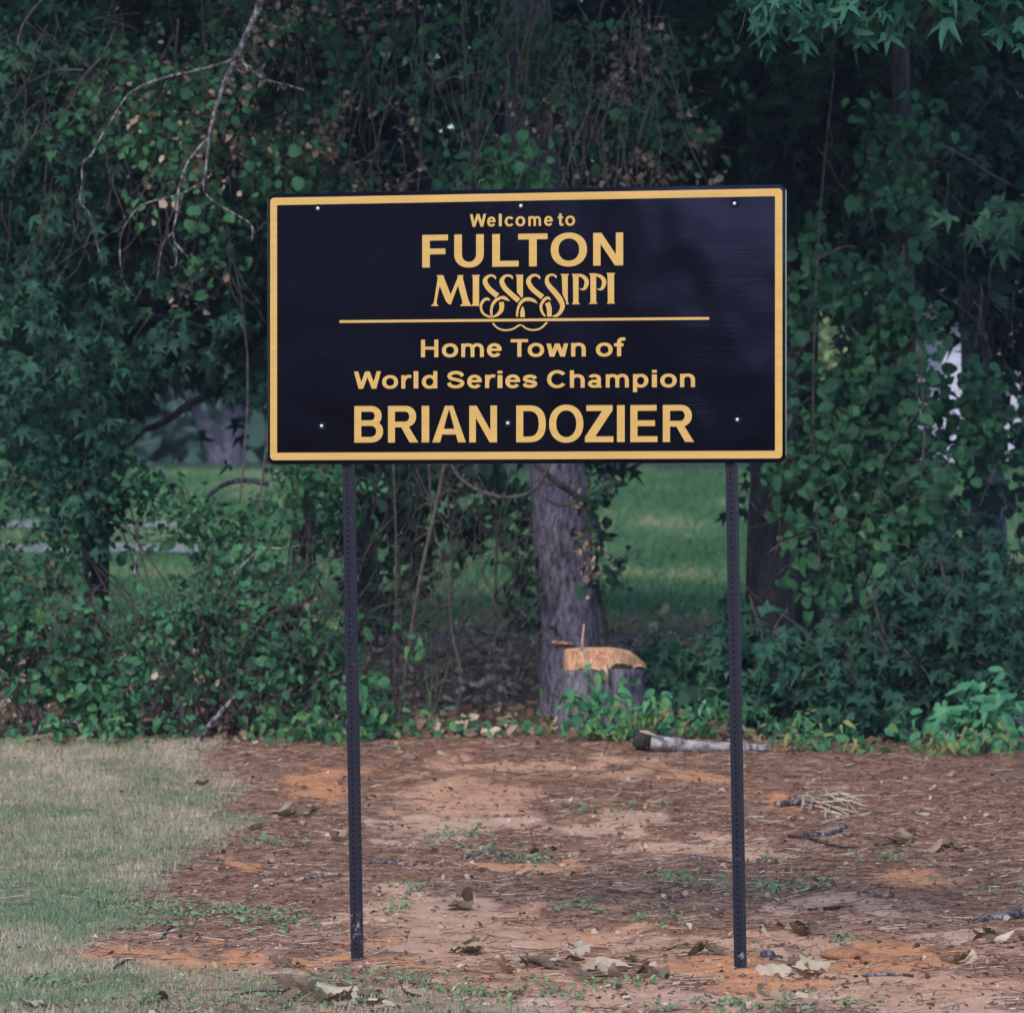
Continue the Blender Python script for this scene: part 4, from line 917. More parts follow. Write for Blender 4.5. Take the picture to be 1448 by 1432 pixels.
# fallen sticks leaning in the left bushes
def stick(name, lab, q, Y, a, c_, mat='lichen', cat='stick', group=None, n=6, rest=None):
    P_ = pts(q, Y); P_ = smooth_path(P_, 4); base = min(P_, key=lambda p: p.z)
    mb = MB(); mb.tube(P_, lerp_list([a, c_], len(P_)), n, rough=.12); o = mb.build(name, M[mat], None, base); return setp(o, lab, cat, group)
stick('leaning_stick', 'pale thick stick leaning out of the left bushes', [(272, 1058), (298, 1024), (318, 1000), (332, 984)], 40.4, .020, .012)
stick('arched_twig', 'thin pale twig arched over the grass at the lower left', [(46, 1058), (52, 1040), (62, 1022), (84, 1019), (106, 1020), (120, 1036)], 40.3, .007, .005)
stick('bare_twig', 'bare pale twig poking sideways from the left bushes', [(330, 812), (352, 790), (372, 775), (405, 776), (425, 770), (440, 773)], 40.7, .006, .003)
stick('bare_twig', 'upright whitish twig among the leaves left of the lawn glimpse', [(190, 830), (192, 790), (195, 760), (194, 732)], 40.8, .009, .005)
stick('bare_twig', 'long fine straw-coloured stem slanting across the left bushes', [(330, 880), (380, 866), (430, 854), (470, 846)], 40.6, .004, .003, 'twig')
stick('dark_branch', 'dark crooked branch crossing the blue opening at the left', [(184, 628), (200, 610), (218, 603), (240, 592), (262, 575), (290, 560)], 43.0, .02, .026, 'bark_dark')
stick('grey_branch', 'grey bowed branch below the blue opening', [(290, 705), (315, 686), (345, 679), (380, 684)], 42.6, .014, .02, 'bark')

# right-hand undergrowth: young sweetgums with leaves of their own
RB = [('young sweetgum with dark star leaves right of the right post', 1130, 1040, 41.4, [(1120, 900, 90, 80, 41.3, .45), (1090, 960, 70, 50, 41.4, .4), (1190, 950, 80, 70, 41.2, .4), (1060, 880, 40, 50, 41.8, .3)], 200),
      ('young sweetgum filling the lower right of the wood', 1320, 1040, 41.2, [(1300, 920, 100, 90, 41.2, .5), (1400, 900, 90, 80, 41.3, .5), (1230, 860, 80, 70, 41.6, .4), (1360, 830, 90, 60, 41.8, .5), (1250, 1000, 80, 50, 40.9, .35)], 300),
      ('low dark sweetgum sapling between stump and right post', 980, 1035, 43.2, [(970, 940, 50, 40, 43.1, .4), (1020, 960, 50, 60, 43, .4), (1000, 1000, 60, 40, 42.8, .4)], 100)]
GUMR = leaf_variants(T_STAR, 'gum_leaf', ['gum', 'gum', 'gumb'])
for lab, px, py, Y, bl, nt_ in RB:
    v = plant('sweetgum_sapling', lab, 'sapling', px, py, Y, 'young sweetgums on the right')
    S = []
    for q in bl:
        for _ in range(2): S.append([(px + R.uniform(-30, 30), py + 12), ((px + q[0]) / 2, (py + q[1]) / 2), (q[0] + R.uniform(-30, 30), q[1]), (q[0] + R.uniform(-50, 50), q[1] - 40)])
    stems(v, Y, S, (.012, .004), 'twig')
    foliage(v, bl, int(nt_ * 1.35), 8, 0.32, (0.085, 0.15), T_STAR, 'gum', 0.06, ns=0.6)
    # the nearest leaves, one by one
    Q, _, _ = twig_leaves([(b_[0], b_[1], b_[2] * .95, b_[3] * .95, b_[4] - .35, .12) for b_ in bl], 60, 3, 0.2, None, 0.06)
    place_leaves(v, Q[:140], (0.085, 0.16), GUMR, (0, -0.75, 0.6), 0.5, (0, -0.2, -0.8))
# vines draped through the right side
v = plant('climbing_vine', 'vine curtain of rounded leaves hanging beside the right edge of the board', 'vine', 1180, 1040, 42.2)
stems(v, 42.0, [[(1170, 1040), (1160, 800), (1150, 560), (1160, 300), (1180, 100)], [(1300, 700), (1308, 600), (1302, 530), (1300, 480)], [(1330, 205), (1370, 225), (1400, 245), (1430, 262)], [(1140, 745), (1180, 732), (1210, 738), (1250, 752)], [(1150, 370), (1190, 350), (1210, 350)]], (.010, .005), 'twig')
foliage(v, [(1150, 600, 40, 90, 42.1, .3), (1180, 680, 60, 70, 42, .3), (1140, 420, 30, 60, 42.3, .3), (1340, 680, 60, 60, 42.2, .3), (1160, 800, 60, 50, 41.9, .3), (1230, 800, 70, 50, 41.9, .3)], 230, 6, 0.26, (0.07, 0.12), T_ROUND, 'vine', 0.05)

# bright small plants at the foot of the wood
def small_plant(lab, px, py, Y, bl, n, T, size, mats, name='leafy_weed', cat='plant', nstem=7):
    v = plant(name, lab, cat, px, py, Y, 'low plants at the foot of the wood')
    var = leaf_variants(T, 'weed_leaf', mats); c0 = ORG[v]
    stems(v, Y, [[(px + R.uniform(-25, 25), py + 6), ((px + b_[0]) / 2 + R.uniform(-10, 10), (py + b_[1]) / 2), (b_[0] + R.uniform(-1, 1) * b_[2], b_[1] + R.uniform(-1, .3) * b_[3])] for b_ in bl for _ in range(max(2, nstem // len(bl)))], (.005, .002), 'weedstem')
    Q, _, _ = twig_leaves(bl, n // 3, 3, 0.14, None, 0.045, gaps=False)
    place_leaves(v, Q, size, var, (0, -0.6, 0.75), 0.4, (0, -0.3, -0.5))
M['fresh'] = leaf_mat('fresh_leaf', [(0, (0.07, 0.25, 0.13)), (1, (0.13, 0.36, 0.18))], trans=.3)
M['log'] = bark_mat('weathered_log', (0.10, 0.085, 0.085), (0.50, 0.45, 0.46), 26, .5, .5, lo=.34, hi=.6)
M['weedstem'] = bark_mat('green_stem', (0.06, 0.10, 0.04), (0.12, 0.17, 0.08), 20, .4, .2)
small_plant('bright green broad-leaved weed at the far right foot of the wood', 1400, 1050, 40.1, [(1400, 985, 50, 26, 40.1, .25), (1420, 1020, 40, 26, 40.0, .2), (1350, 1010, 30, 20, 40.1, .2)], 150, T_OVAL, (0.08, 0.15), ['fresh'])
small_plant('yellowing low weed beside the bright broad-leaved one', 1360, 1060, 39.8, [(1390, 1045, 30, 16, 39.8, .15), (1330, 1050, 26, 14, 39.8, .15)], 70, T_OVAL, (0.05, 0.09), ['yellow', 'bright', 'yellow']) if False else None
M['yellow'] = leaf_mat('yellowing_leaf', [(0, (0.13, 0.23, 0.075)), (1, (0.30, 0.32, 0.10))], trans=.3)
small_plant('yellowing low weed beside the bright broad-leaved one', 1360, 1060, 39.7, [(1392, 1042, 30, 16, 39.7, .15), (1325, 1052, 24, 10, 39.7, .15)], 80, T_OVAL, (0.045, 0.08), ['yellow', 'bright', 'yellow'])
small_plant('small heart-leaved weed at the clay edge right of the log', 1260, 1060, 39.9, [(1262, 1046, 18, 14, 39.9, .1), (1210, 1050, 50, 14, 39.9, .15)], 60, T_OVAL, (0.05, 0.10), ['bright', 'vine'])
small_plant('feathery yellow-green weed right of the right post', 1150, 1056, 39.9, [(1150, 1030, 50, 22, 39.9, .2), (1190, 1040, 30, 16, 39.8, .2), (1110, 1040, 30, 14, 39.9, .2)], 130, T_LANCE, (0.05, 0.10), ['bright', 'yellow', 'bright'])
small_plant('weeds with bright oval leaves growing against the stump', 850, 1050, 40.45, [(845, 990, 40, 36, 40.6, .12), (812, 1000, 20, 44, 40.5, .12), (900, 1010, 50, 26, 40.5, .15), (870, 1025, 60, 16, 40.4, .12), (960, 1010, 40, 30, 40.6, .2)], 250, T_OVAL, (0.055, 0.105), ['fresh', 'bright', 'vine'])
small_plant('pale feathery weed in front of the stump', 880, 1050, 40.3, [(880, 1020, 50, 22, 40.3, .12), (930, 1030, 40, 14, 40.3, .12)], 110, T_LANCE, (0.05, 0.10), ['yellow', 'bright', 'yellow'])
small_plant('low weed between the log and the right post', 1000, 1048, 40.7, [(1000, 1020, 50, 20, 40.7, .2), (1040, 1000, 40, 30, 40.8, .2)], 90, T_LANCE, (0.06, 0.11), ['bright', 'vine'])
small_plant('sprig of bright oval leaves under the board left of the trunk', 610, 1046, 41.0, [(600, 905, 24, 20, 41.0, .1), (628, 935, 10, 8, 41.0, .05)], 12, T_OVAL, (0.07, 0.11), ['bright'])
small_plant('low ivy at the clay edge right of the left post', 560, 1050, 40.5, [(540, 1020, 40, 30, 40.6, .25), (600, 1035, 60, 16, 40.5, .2), (660, 1036, 50, 14, 40.5, .2)], 190, T_OVAL, (0.05, 0.09), ['vine', 'bright', 'vine'])
small_plant('sparse ivy at the foot of the grey trunk', 730, 1050, 40.8, [(720, 1035, 40, 16, 40.8, .2), (760, 1040, 30, 12, 40.7, .2)], 60, T_OVAL, (0.05, 0.09), ['vine', 'bright'])
small_plant('knee-high greenery just behind the left post', 480, 1052, 40.3, [(450, 1030, 60, 20, 40.3, .2), (510, 990, 24, 40, 40.6, .2), (380, 1030, 60, 20, 40.3, .2)], 170, T_OVAL, (0.05, 0.095), ['vine', 'bright', 'vine'])
small_plant('straggling low greenery along the far left of the clay edge', 130, 1050, 40.3, [(60, 1036, 60, 14, 40.3, .2), (160, 1036, 60, 14, 40.3, .2), (250, 1040, 40, 10, 40.3, .2)], 120, T_OVAL, (0.045, 0.085), ['vine', 'bright', 'vine'])

# ------------------------------------------------------------------ stump and log
sc_ = at(852, 1050, 41.2); g0 = gzf(sc_.x, sc_.y)
stump = thing('tree_stump', 'freshly cut tree stump with orange wood face and grey bark', 'stump', (sc_.x, sc_.y, g0))
def zrow(py, Y): return CZ - (py - HZ) * Y / F
n = 40; ang = [2 * math.pi * i / n for i in range(n)]
def srad(a, z): return 0.258 * (1 + 0.07 * math.cos(3 * a + 1) + 0.05 * math.cos(5 * a)) * (1 + 0.22 * max(0, 0.25 - z) / 0.25)
zb = zrow(1065, 41.2) - 0.1; zc = zrow(946, 41.0); ztop = zrow(922, 41.0)
rows = []
nr = 16
for i in range(nr):
    t = i / (nr - 1); ring = []
    for j, a in enumerate(ang):
        z = zb + (zc - zb) * t
        rg = 0.028 * (vnoise(j * 0.9 + 3, i * 0.3) - .5) * 2 + 0.012 * (random.random() - .5)
        r_ = srad(a, z - g0) + rg
        ring.append((sc_.x + r_ * math.cos(a), sc_.y + r_ * math.sin(a), z + (0.02 * (vnoise(j * .6, 9) - .5) if i == nr - 1 else 0)))
    rows.append(ring)
mb = MB(); mb.add([q for r_ in rows for q in r_], [(i * n + j, i * n + (j + 1) % n, (i + 1) * n + (j + 1) % n, (i + 1) * n + j) for i in range(nr - 1) for j in range(n)] + [tuple((nr - 1) * n + j for j in range(n))])
mb.build('bark', M['stump_bark'], stump)
# cut slab: wood band with sloping, slightly domed top
mb = MB(); top = []; mid = []; bot = []
for j, a in enumerate(ang):
    r_ = srad(a, 0.4) * 0.985; x = r_ * math.cos(a); y = r_ * math.sin(a)
    slope = 0.012 - 0.085 * max(0, (x - 0.03) / 0.25) ** 1.6 - 0.01 * (y / .25)
    lo_ = 0.0 + (0.03 if x > 0.1 else 0.0) * 0
    top.append((sc_.x + x * 0.97, sc_.y + y * .97, ztop + slope + 0.004 * random.random())); mid.append((sc_.x + x * 1.02, sc_.y + y * 1.02, ztop + slope - 0.012))
    bot.append((sc_.x + x * 1.03, sc_.y + y * 1.03, zc + 0.006 + 0.030 * (vnoise(j * .7, 3) - .5) + (0.02 if x > .05 else -.012)))
c_ = len(ang)
inner = []
for k, sfac in enumerate((0.66, 0.33)):
    for j, a in enumerate(ang):
        x = (top[j][0] - sc_.x) * sfac; y = (top[j][1] - sc_.y) * sfac; inner.append((sc_.x + x, sc_.y + y, ztop + 0.022 - 0.05 * max(0, (x - 0.03) / .25) ** 1.6 + 0.006 * random.random()))
Vs = bot + mid + top + inner + [(sc_.x, sc_.y, ztop + 0.03)]
Fs = []
Ft = []
for L_ in range(4):
    for j in range(c_): (Fs if L_ < 2 else Ft).append((L_ * c_ + j, L_ * c_ + (j + 1) % c_, (L_ + 1) * c_ + (j + 1) % c_, (L_ + 1) * c_ + j))
for j in range(c_): Ft.append((4 * c_ + j, 4 * c_ + (j + 1) % c_, 5 * c_))
mt = MB(); mt.smooth = False; mt.add(Vs, Ft); mt.build('sawn_top', M['cut_top'], stump)
mb.add(Vs, Fs); mb.smooth = False; cut = mb.build('cut_face', M['cut'], stump); cut['label'] = 'pale orange freshly sawn wood'
for q, a in (([(823, 920), (824, 900), (826, 882)], .010), ([(895, 943), (905, 940), (914, 944)], .012), ([(854, 940), (858, 952), (860, 964)], .022)):
    mb = MB(); P_ = pts(q, 40.9); mb.tube(P_, lerp_list([a, a * .4], len(P_)), 5); mb.build('splinter', M['cut'], stump)
mb = MB(); P_ = pts([(780, 908), (796, 909), (812, 911)], 42.28); mb.tube(P_, [.010, .012, .006], 5); sp = mb.build('bark_scar', M['cut'], main_tree); sp['label'] = 'short orange saw scar'
# log
Yl = 39.6
Pl = [Vector((*((lambda q: (q.x, q.y))(at(px, 1050, Yl))), 0)) for px in (893, 915, 945, 985, 1030, 1088)]
Pl = [Vector((p.x, p.y + dy, gzf(p.x, p.y) + h_)) for p, dy, h_ in zip(Pl, (0, 0, 0, .05, .1, .15), (.075, .07, .055, .04, .035, .035))]
log = thing('fallen_log', 'short grey fallen log with a rotted dark end beside the right post', 'log', (Pl[2].x, Pl[2].y, gzf(Pl[2].x, Pl[2].y)))
Ps = smooth_path(Pl, 5); mb = MB(); mb.tube(Ps, lerp_list([.02, .050, .048, .036, .031, .024], len(Ps)), 14, rough=.13); mb.build('bark', M['log'], log)
mb = MB(); q = Ps[0:7]; mb.tube([p + Vector((0, 0, .003)) for p in q], lerp_list([.018, .058, .064, .052], len(q)), 14, rough=.22); mb.build('rotted_end', M['bark_dark'], log)
mb = MB(); mb.tube([Ps[0] + Vector((.05, -.03, .055)), Ps[4] + Vector((.02, -.04, .055)), Ps[6] + Vector((.05, -.05, .03))], [.006, .012, .006], 5); mb.build('splinter', M['chip'], log)

# ------------------------------------------------------------------ far things beyond the lawn
def house():
    c = at(1333, 650, 96.0); x0, y0 = c.x, c.y; g = gzf(x0 + 3, y0) - .1; zt = zrow(455, 96.0)
    h = thing('white_house', 'white building glimpsed through leaves at the far right', 'building', (x0 + 3.5, y0 + 3, g))
    m, nt, b = nmat('white_siding'); b.inputs['Base Color'].default_value = (0.44, 0.41, 0.50, 1); b.inputs['Roughness'].default_value = .6; M['siding'] = m
    m, nt, b = nmat('house_glass'); b.inputs['Base Color'].default_value = (0.02, 0.025, 0.03, 1); b.inputs['Roughness'].default_value = .1; M['glass'] = m
    M['roof'] = bark_mat('roof_shingle', (0.05, 0.045, 0.045), (0.1, 0.09, 0.09), 8, 1, .3)
    mb = MB(); mb.smooth = False; mb.box((x0 + 3.5, y0 + 3, (g + zt) / 2), (3.5, 3, (zt - g) / 2)); w = mb.build('wall', M['siding'], h)
    k = 0; z = g + .35
    while z < zt - .1:
        mb = MB(); mb.smooth = False; mb.box((x0 + 3.5, y0 - .012, z), (3.5, .012, .085)); mb.build('siding_board', M['siding'], w); z += .2
    for xx in (1.6, 4.9):
        mb = MB(); mb.smooth = False; mb.box((x0 + xx, y0 - .04, g + 1.35), (.5, .03, .62)); f = mb.build('window', M['siding'], h)
        mb = MB(); mb.smooth = False; mb.box((x0 + xx, y0 - .075, g + 1.35), (.42, .01, .54)); mb.build('pane', M['glass'], f)
    mb = MB(); mb.smooth = False
    mb.add([(x0 - .4, y0 - .5, zt + .003), (x0 + 7.4, y0 - .5, zt + .003), (x0 + 7.4, y0 + 6.5, zt + .003), (x0 - .4, y0 + 6.5, zt + .003), (x0 - .4, y0 + 3, zt + 1.6), (x0 + 7.4, y0 + 3, zt + 1.6)], [(0, 1, 5, 4), (2, 3, 4, 5), (0, 4, 3), (1, 2, 5), (3, 2, 1, 0)])
    mb.build('roof', M['roof'], h)
house()
# pale shrub beyond the right of the board
p = at(1172, 560, 85); v = thing('garden_shrub', 'pale yellow-green shrub seen through the gap right of the board', 'shrub', (p.x, p.y, gzf(p.x, p.y)))
foliage(v, [(1172, 500, 45, 70, 85, .6), (1180, 590, 45, 60, 85, .6)], 300, 9, 0.5, (0.12, 0.22), T_OVAL, 'pale_shrub', 0.12, gaps=False)
stems(v, 85, [[(1172, 680), (1170, 600), (1174, 520)], [(1176, 680), (1190, 600), (1186, 500)]], (.05, .02), 'bark')
# grey double-stemmed tree on the far lawn
p = at(316, 662, 97); root = thing('lawn_tree', 'grey forked tree on the far lawn seen through the left opening', 'tree', (p.x, p.y, gzf(p.x, p.y)))
for q in ([(316, 668), (312, 640), (296, 600), (270, 540), (240, 400)], [(322, 668), (328, 620), (330, 560), (336, 440), (350, 300)]):
    P_ = pts(q, 97); P_[0].z -= .3; bark_trunk(P_, [.24, .19, .17, .12], 16, seg=.15).build('trunk', M['bark'], root)
foliage(root, [(300, 430, 160, 110, 97, 2), (330, 300, 200, 140, 97, 2.5), (240, 500, 60, 30, 97, 1.2)], 900, 9, 0.9, (0.14, 0.24), T_OVAL, 'far', 0.2, gaps=False)

# woodland that closes the view, and an unseen one added for the sign's reflection
def wood(name, lab, xs, y0, dy, h0, h1, n, zbase=None, mat='far', size=(0.5, 1.0), low=0.0):
    X = R.uniform(*xs, n); Yv = y0 + R.uniform(-dy, dy, n)
    H = h0 + (h1 - h0) * fbm(X * 0.12, np.full(n, 3.0), 3) * 1.2
    if y0 < 0: H = H * (1 - 0.58 * np.clip((X + 44.5) / 3.5, 0, 1) * np.clip((-20 - X) / 6, 0, 1))  # skyline of the added rear trees dips so the board reflects sky upper right
    t = R.random(n) ** 1.35; Z = gz(X, Yv) + low + (H - low) * t
    Yv = Yv + 3.0 * (fbm(X * .35, Z * .4, 2) - .5)
    P = np.stack([X, Yv, Z], 1); s = 1 if y0 > 0 else -1
    me = leaves_mesh(name, P, R.uniform(*size, n), T_CHUNK, frames(n, (0, -0.6 * s, .8), .5, (0, -.2 * s, -.7)), np.clip(fbm(X * .5, Z * .5, 3) * .8 + R.random(n) * .4 - .1, 0, 1))
    o = link(name, me, M[mat]); setp(o, lab, 'woodland', kind='stuff'); return o
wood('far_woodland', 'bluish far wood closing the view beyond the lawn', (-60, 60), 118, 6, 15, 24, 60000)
wood('reflection_woodland', 'trees across the road behind the viewer', (-75, 60), -26, 3, 9, 15, 22000, mat='dark', size=(0.5, 1.0))

# ------------------------------------------------------------------ litter on the clay
def scatter(n, y0, y1, xw=2.75):
    Yv = R.uniform(y0, y1, n); X = R.uniform(-1, 1, n) * (xw * Yv / 33.0); return X, Yv
def ground_h(X, Yv):
    return gz(X, Yv) + 0.030 * (fbm(X * 9, Yv * 7, 4) - 0.5)
# pine straw
X, Yv = scatter(38000, 25, 40.6); s, _ = sand_mask(X, Yv); g = grass_mask(X, Yv)
k = R.random(len(X)) > np.clip(s * 1.1 + g * 0.75, 0, .96); X, Yv = X[k], Yv[k]; n = len(X)
a = R.uniform(0, math.pi, n); L_ = R.uniform(.05, .15, n); tilt = R.uniform(-.02, .025, n); Z = ground_h(X, Yv) + .008
d = np.stack([np.cos(a) * L_, np.sin(a) * L_, tilt], 1) / 2; w = np.stack([-np.sin(a), np.cos(a), np.full(n, 1.2)], 1) * R.uniform(.0008, .0016, n)[:, None]
C = np.stack([X, Yv, Z], 1); bend = np.stack([-np.sin(a), np.cos(a), np.zeros(n)], 1) * (R.uniform(-.02, .02, n))[:, None]
Vv = np.stack([C - d - w, C - d + w, C + bend - w, C + bend + w, C + d - w, C + d + w], 1).reshape(-1, 3)
fq = np.array([(0, 2, 3, 1), (2, 4, 5, 3)]); Fc = (fq[None] + (np.arange(n) * 6)[:, None, None]).reshape(-1, 4)
o = link('pine_straw', np_mesh('pine_straw', Vv, Fc, {'rnd': np.repeat(R.random(n), 6)}), M['straw']); setp(o, 'reddish brown pine straw strewn over the clay', 'pine straw', kind='stuff')
# crumbs of bark, leaf and clod
X, Yv = scatter(9000, 25, 40.6); g = grass_mask(X, Yv); k = R.random(len(X)) > g * .8; X, Yv = X[k], Yv[k]; n = len(X)
o = link('leaf_litter', leaves_mesh('leaf_litter', np.stack([X, Yv, ground_h(X, Yv) + .012], 1), R.uniform(.012, .05, n) * R.uniform(.4, 1, n), T_CHUNK, frames(n, (0, -.1, 1), .45, (0, 0, 0)), R.random(n) ** 1.6), M['dead']); setp(o, 'small scraps of dead leaf and bark on the clay', 'leaf litter', kind='stuff')
X = R.uniform(-5.5, 5.5, 9000); Yv = R.uniform(40.3, 52.5, 9000); n = len(X)
o = link('leaf_litter', leaves_mesh('leaf_litter', np.stack([X, Yv, gz(X, Yv) + .02], 1), R.uniform(.03, .11, n), T_CHUNK, frames(n, (0, -.4, 1), .5, (0, 0, 0)), R.random(n) ** 1.3), M['dead']); setp(o, 'brown dead leaves on the shaded floor of the wood', 'leaf litter', kind='stuff')
# mown grass at the left and front
def blades(name, X, Yv, h, lab, mat, wd=.0022, rs=None):
    n = len(X); a = R.uniform(0, 6.283, n); H = R.uniform(*h, n) * (0.5 + 1.1 * fbm(X * 5 + 9, Yv * 4, 3)); Z = ground_h(X, Yv) - .004
    C = np.stack([X, Yv, Z], 1); ln = np.stack([np.cos(a), np.sin(a), np.zeros(n)], 1) * (H * R.uniform(.2, 1.0, n))[:, None]
    w = np.stack([R.uniform(.6, 1, n), R.uniform(-.5, .5, n), np.zeros(n)], 1) * wd; up = np.stack([np.zeros(n), np.zeros(n), H], 1)
    Vv = np.stack([C - w, C + w, C + ln * .35 + up * .65 + w * .7, C + ln * .35 + up * .65 - w * .7, C + ln + up * .95 + w * .1, C + ln + up * .95 - w * .1], 1).reshape(-1, 3)
    fq = np.array([(0, 1, 2, 3), (3, 2, 4, 5)]); Fc = (fq[None] + (np.arange(n) * 6)[:, None, None]).reshape(-1, 4)
    rn = R.random(n) if rs is None else rs
    o = link(name, np_mesh(name, Vv, Fc, {'rnd': np.repeat(rn, 6)}), M[mat]); setp(o, lab, 'grass', kind='stuff')
Yv = R.uniform(24.6, 40.8, 150000); X = R.uniform(-3.3, 0.6, len(Yv)); k = (R.random(len(X)) < grass_mask(X, Yv) ** 1.3) & (X > -1 * (2.75 * Yv / 33.0)); X, Yv = X[k], Yv[k]
rs = np.clip(1.05 * (fbm(X * 3.2, Yv * 1.6, 4) - .5) + .54 + R.normal(0, .22, len(X)) + np.interp(Yv, [25, 27, 30, 34, 40], [.02, .0, -.06, .03, .26]), 0, 1)
blades('mown_grass', X, Yv, (.018, .05), 'short mown grass, half dry, on the left', 'grass', rs=rs)
Yv = 50.5 + 42 * R.random(90000) ** 1.25; X = R.uniform(-.085, .085, len(Yv)) * Yv; rs = np.clip(.9 * (fbm(X * 1.1, Yv * .35, 4) - .5) * 2 + .5 + R.normal(0, .2, len(X)) + np.clip((53 - Yv) / 3, 0, .6), 0, 1)
blades('lawn_grass', X, Yv, (.03, .09), 'green grass of the rising lawn behind the sign', 'lawn_grass', wd=.007, rs=rs)
# green weeds in tufts over the clay
TU = [(240, 1300, 60, 14), (330, 1290, 60, 14), (190, 1275, 60, 10), (380, 1195, 30, 8), (400, 1300, 40, 10), (690, 1205, 30, 8), (755, 1213, 30, 8), (575, 1262, 30, 8), (830, 1285, 30, 8), (935, 1298, 40, 8), (945, 1245, 30, 6), (990, 1255, 30, 6), (1095, 1218, 26, 7), (1080, 1260, 40, 7), (1160, 1250, 30, 8), (1060, 1265, 20, 6),
      (560, 1385, 80, 9), (680, 1395, 60, 8), (480, 1400, 80, 8), (80, 1395, 100, 8), (220, 1415, 120, 7), (1060, 1425, 120, 6), (880, 1385, 40, 6), (1250, 1220, 30, 6), (1415, 1262, 30, 6), (850, 1150, 30, 6), (1190, 1330, 20, 6), (760, 1400, 60, 10), (930, 1140, 30, 5), (640, 1180, 40, 8), (560, 1290, 30, 6)]
XX = []; YY = []
for px, py, rx, ry in TU:
    m_ = int(rx * ry * 0.5); a, c0 = ground_at(px, py); ya, yb = ground_at(px, py + ry)[1], ground_at(px, py - ry)[1]
    XX.append(a + R.normal(0, .75, m_) * rx * c0 / F); YY.append(c0 + R.normal(0, .75, m_) * (yb - ya) / 2)
XX = np.concatenate(XX); YY = np.concatenate(YY); k = vnoise(XX * 14, YY * 8) > .45
XX, YY = XX[k], YY[k]; n = len(XX)
o = link('weed_sprigs', leaves_mesh('weed_sprigs', np.stack([XX, YY, ground_h(XX, YY) + R.uniform(.004, .03, n)], 1), R.uniform(.015, .042, n), T_OVAL, frames(n, (0, -.25, 1), .45, (0, 0, .2)), R.random(n)), M['weed']); setp(o, 'sprigs of fresh green weed in patches on the clay', 'weeds', kind='stuff')

# dry curled leaves, one by one
def dry_leaf(seed):
    rg = np.random.default_rng(seed); nu, nv = 9, 5; V = []
    curl = rg.uniform(-3.2, 3.2); bend = rg.uniform(.3, 1.5); tw = rg.uniform(-1, 1); lobes = seed % 2
    for i in range(nu):
        t = i / (nu - 1); wdt = .24 * math.sin(math.pi * min(1, .06 + t * .92)) ** .7 * (1 + (0.55 * math.cos(t * 22) if lobes else 0.06 * math.cos(t * 9)))
        for j in range(nv):
            q = (j / (nv - 1) - .5) * 2; x = q * wdt; z = curl * x * x * (.6 + .8 * t) + bend * (t - .4) ** 2 * .6 + tw * x * (t - .5) + rg.uniform(-.012, .012)
            V.append((x, t - .5, z))
    i = np.arange(nu * nv).reshape(nu, nv); Q = np.stack([i[:-1, :-1], i[:-1, 1:], i[1:, 1:], i[1:, :-1]], -1).reshape(-1, 4)
    V = np.array(V); V[:, 2] -= V[:, 2].min()
    me = np_mesh('dry_leaf', V, Q, {'rnd': np.full(len(V), rg.random())}, smooth=True); me.materials.append(M['dry']); return me
DL = [dry_leaf(i) for i in range(10)]
CL = [('in the big dark clump before the left post', 428, 1398, 26, 14, 12, .20), ('in the ragged clump at the bottom beside the left post', 490, 1408, 50, 14, 14, .17), ('on the grass near the wood at the left', 275, 1108, 18, 4, 5, .16),
      ('in the tan cluster left of the left post', 410, 1147, 24, 5, 7, .15), ('beside the left post halfway up the clay', 470, 1187, 16, 4, 4, .17), ('lying between the posts above the orange clay', 660, 1285, 18, 5, 5, .17),
      ('in the row left of centre between the posts', 662, 1342, 22, 5, 5, .18), ('upright among leaves midway between the posts', 815, 1336, 6, 4, 2, .19), ('in the crowded drift midway between the posts', 770, 1365, 50, 10, 12, .16), ('in the drift just left of the right post', 880, 1372, 50, 10, 13, .18),
      ('beside the right post foot on the left', 1000, 1348, 40, 5, 5, .13), ('in the clump just right of the right post', 1120, 1318, 34, 8, 10, .16), ('on the clay right of the right post foot', 1140, 1378, 24, 8, 7, .17), ('in the pale cluster below the split wood', 1275, 1192, 24, 6, 8, .16),
      ('by the twig right of the pale cluster', 1335, 1208, 24, 5, 5, .15), ('on the clay at the lower right', 1355, 1366, 16, 4, 3, .14), ('near the white stick at the far right', 1410, 1332, 34, 8, 8, .15), ('in the reddish tuft low at the left', 215, 1412, 20, 5, 5, .14),
      ('at the very bottom left edge', 60, 1428, 40, 4, 5, .14), ('on the grass edge left of the left post', 360, 1176, 12, 5, 3, .14), ('on the orange clay before the left post', 405, 1364, 8, 3, 2, .17), ('near the log at the wood edge', 845, 1056, 14, 3, 3, .15), ('small and pale right of the central stick', 775, 1206, 24, 4, 4, .13), ('along the low edge right of centre', 1130, 1420, 60, 8, 7, .12), ('on the pale clay near the bottom centre', 580, 1395, 10, 4, 2, .13)]
ORD = ['leftmost', 'second', 'third', 'fourth', 'fifth', 'sixth', 'seventh', 'eighth', 'ninth', 'tenth', 'eleventh', 'twelfth', 'thirteenth', 'fourteenth']
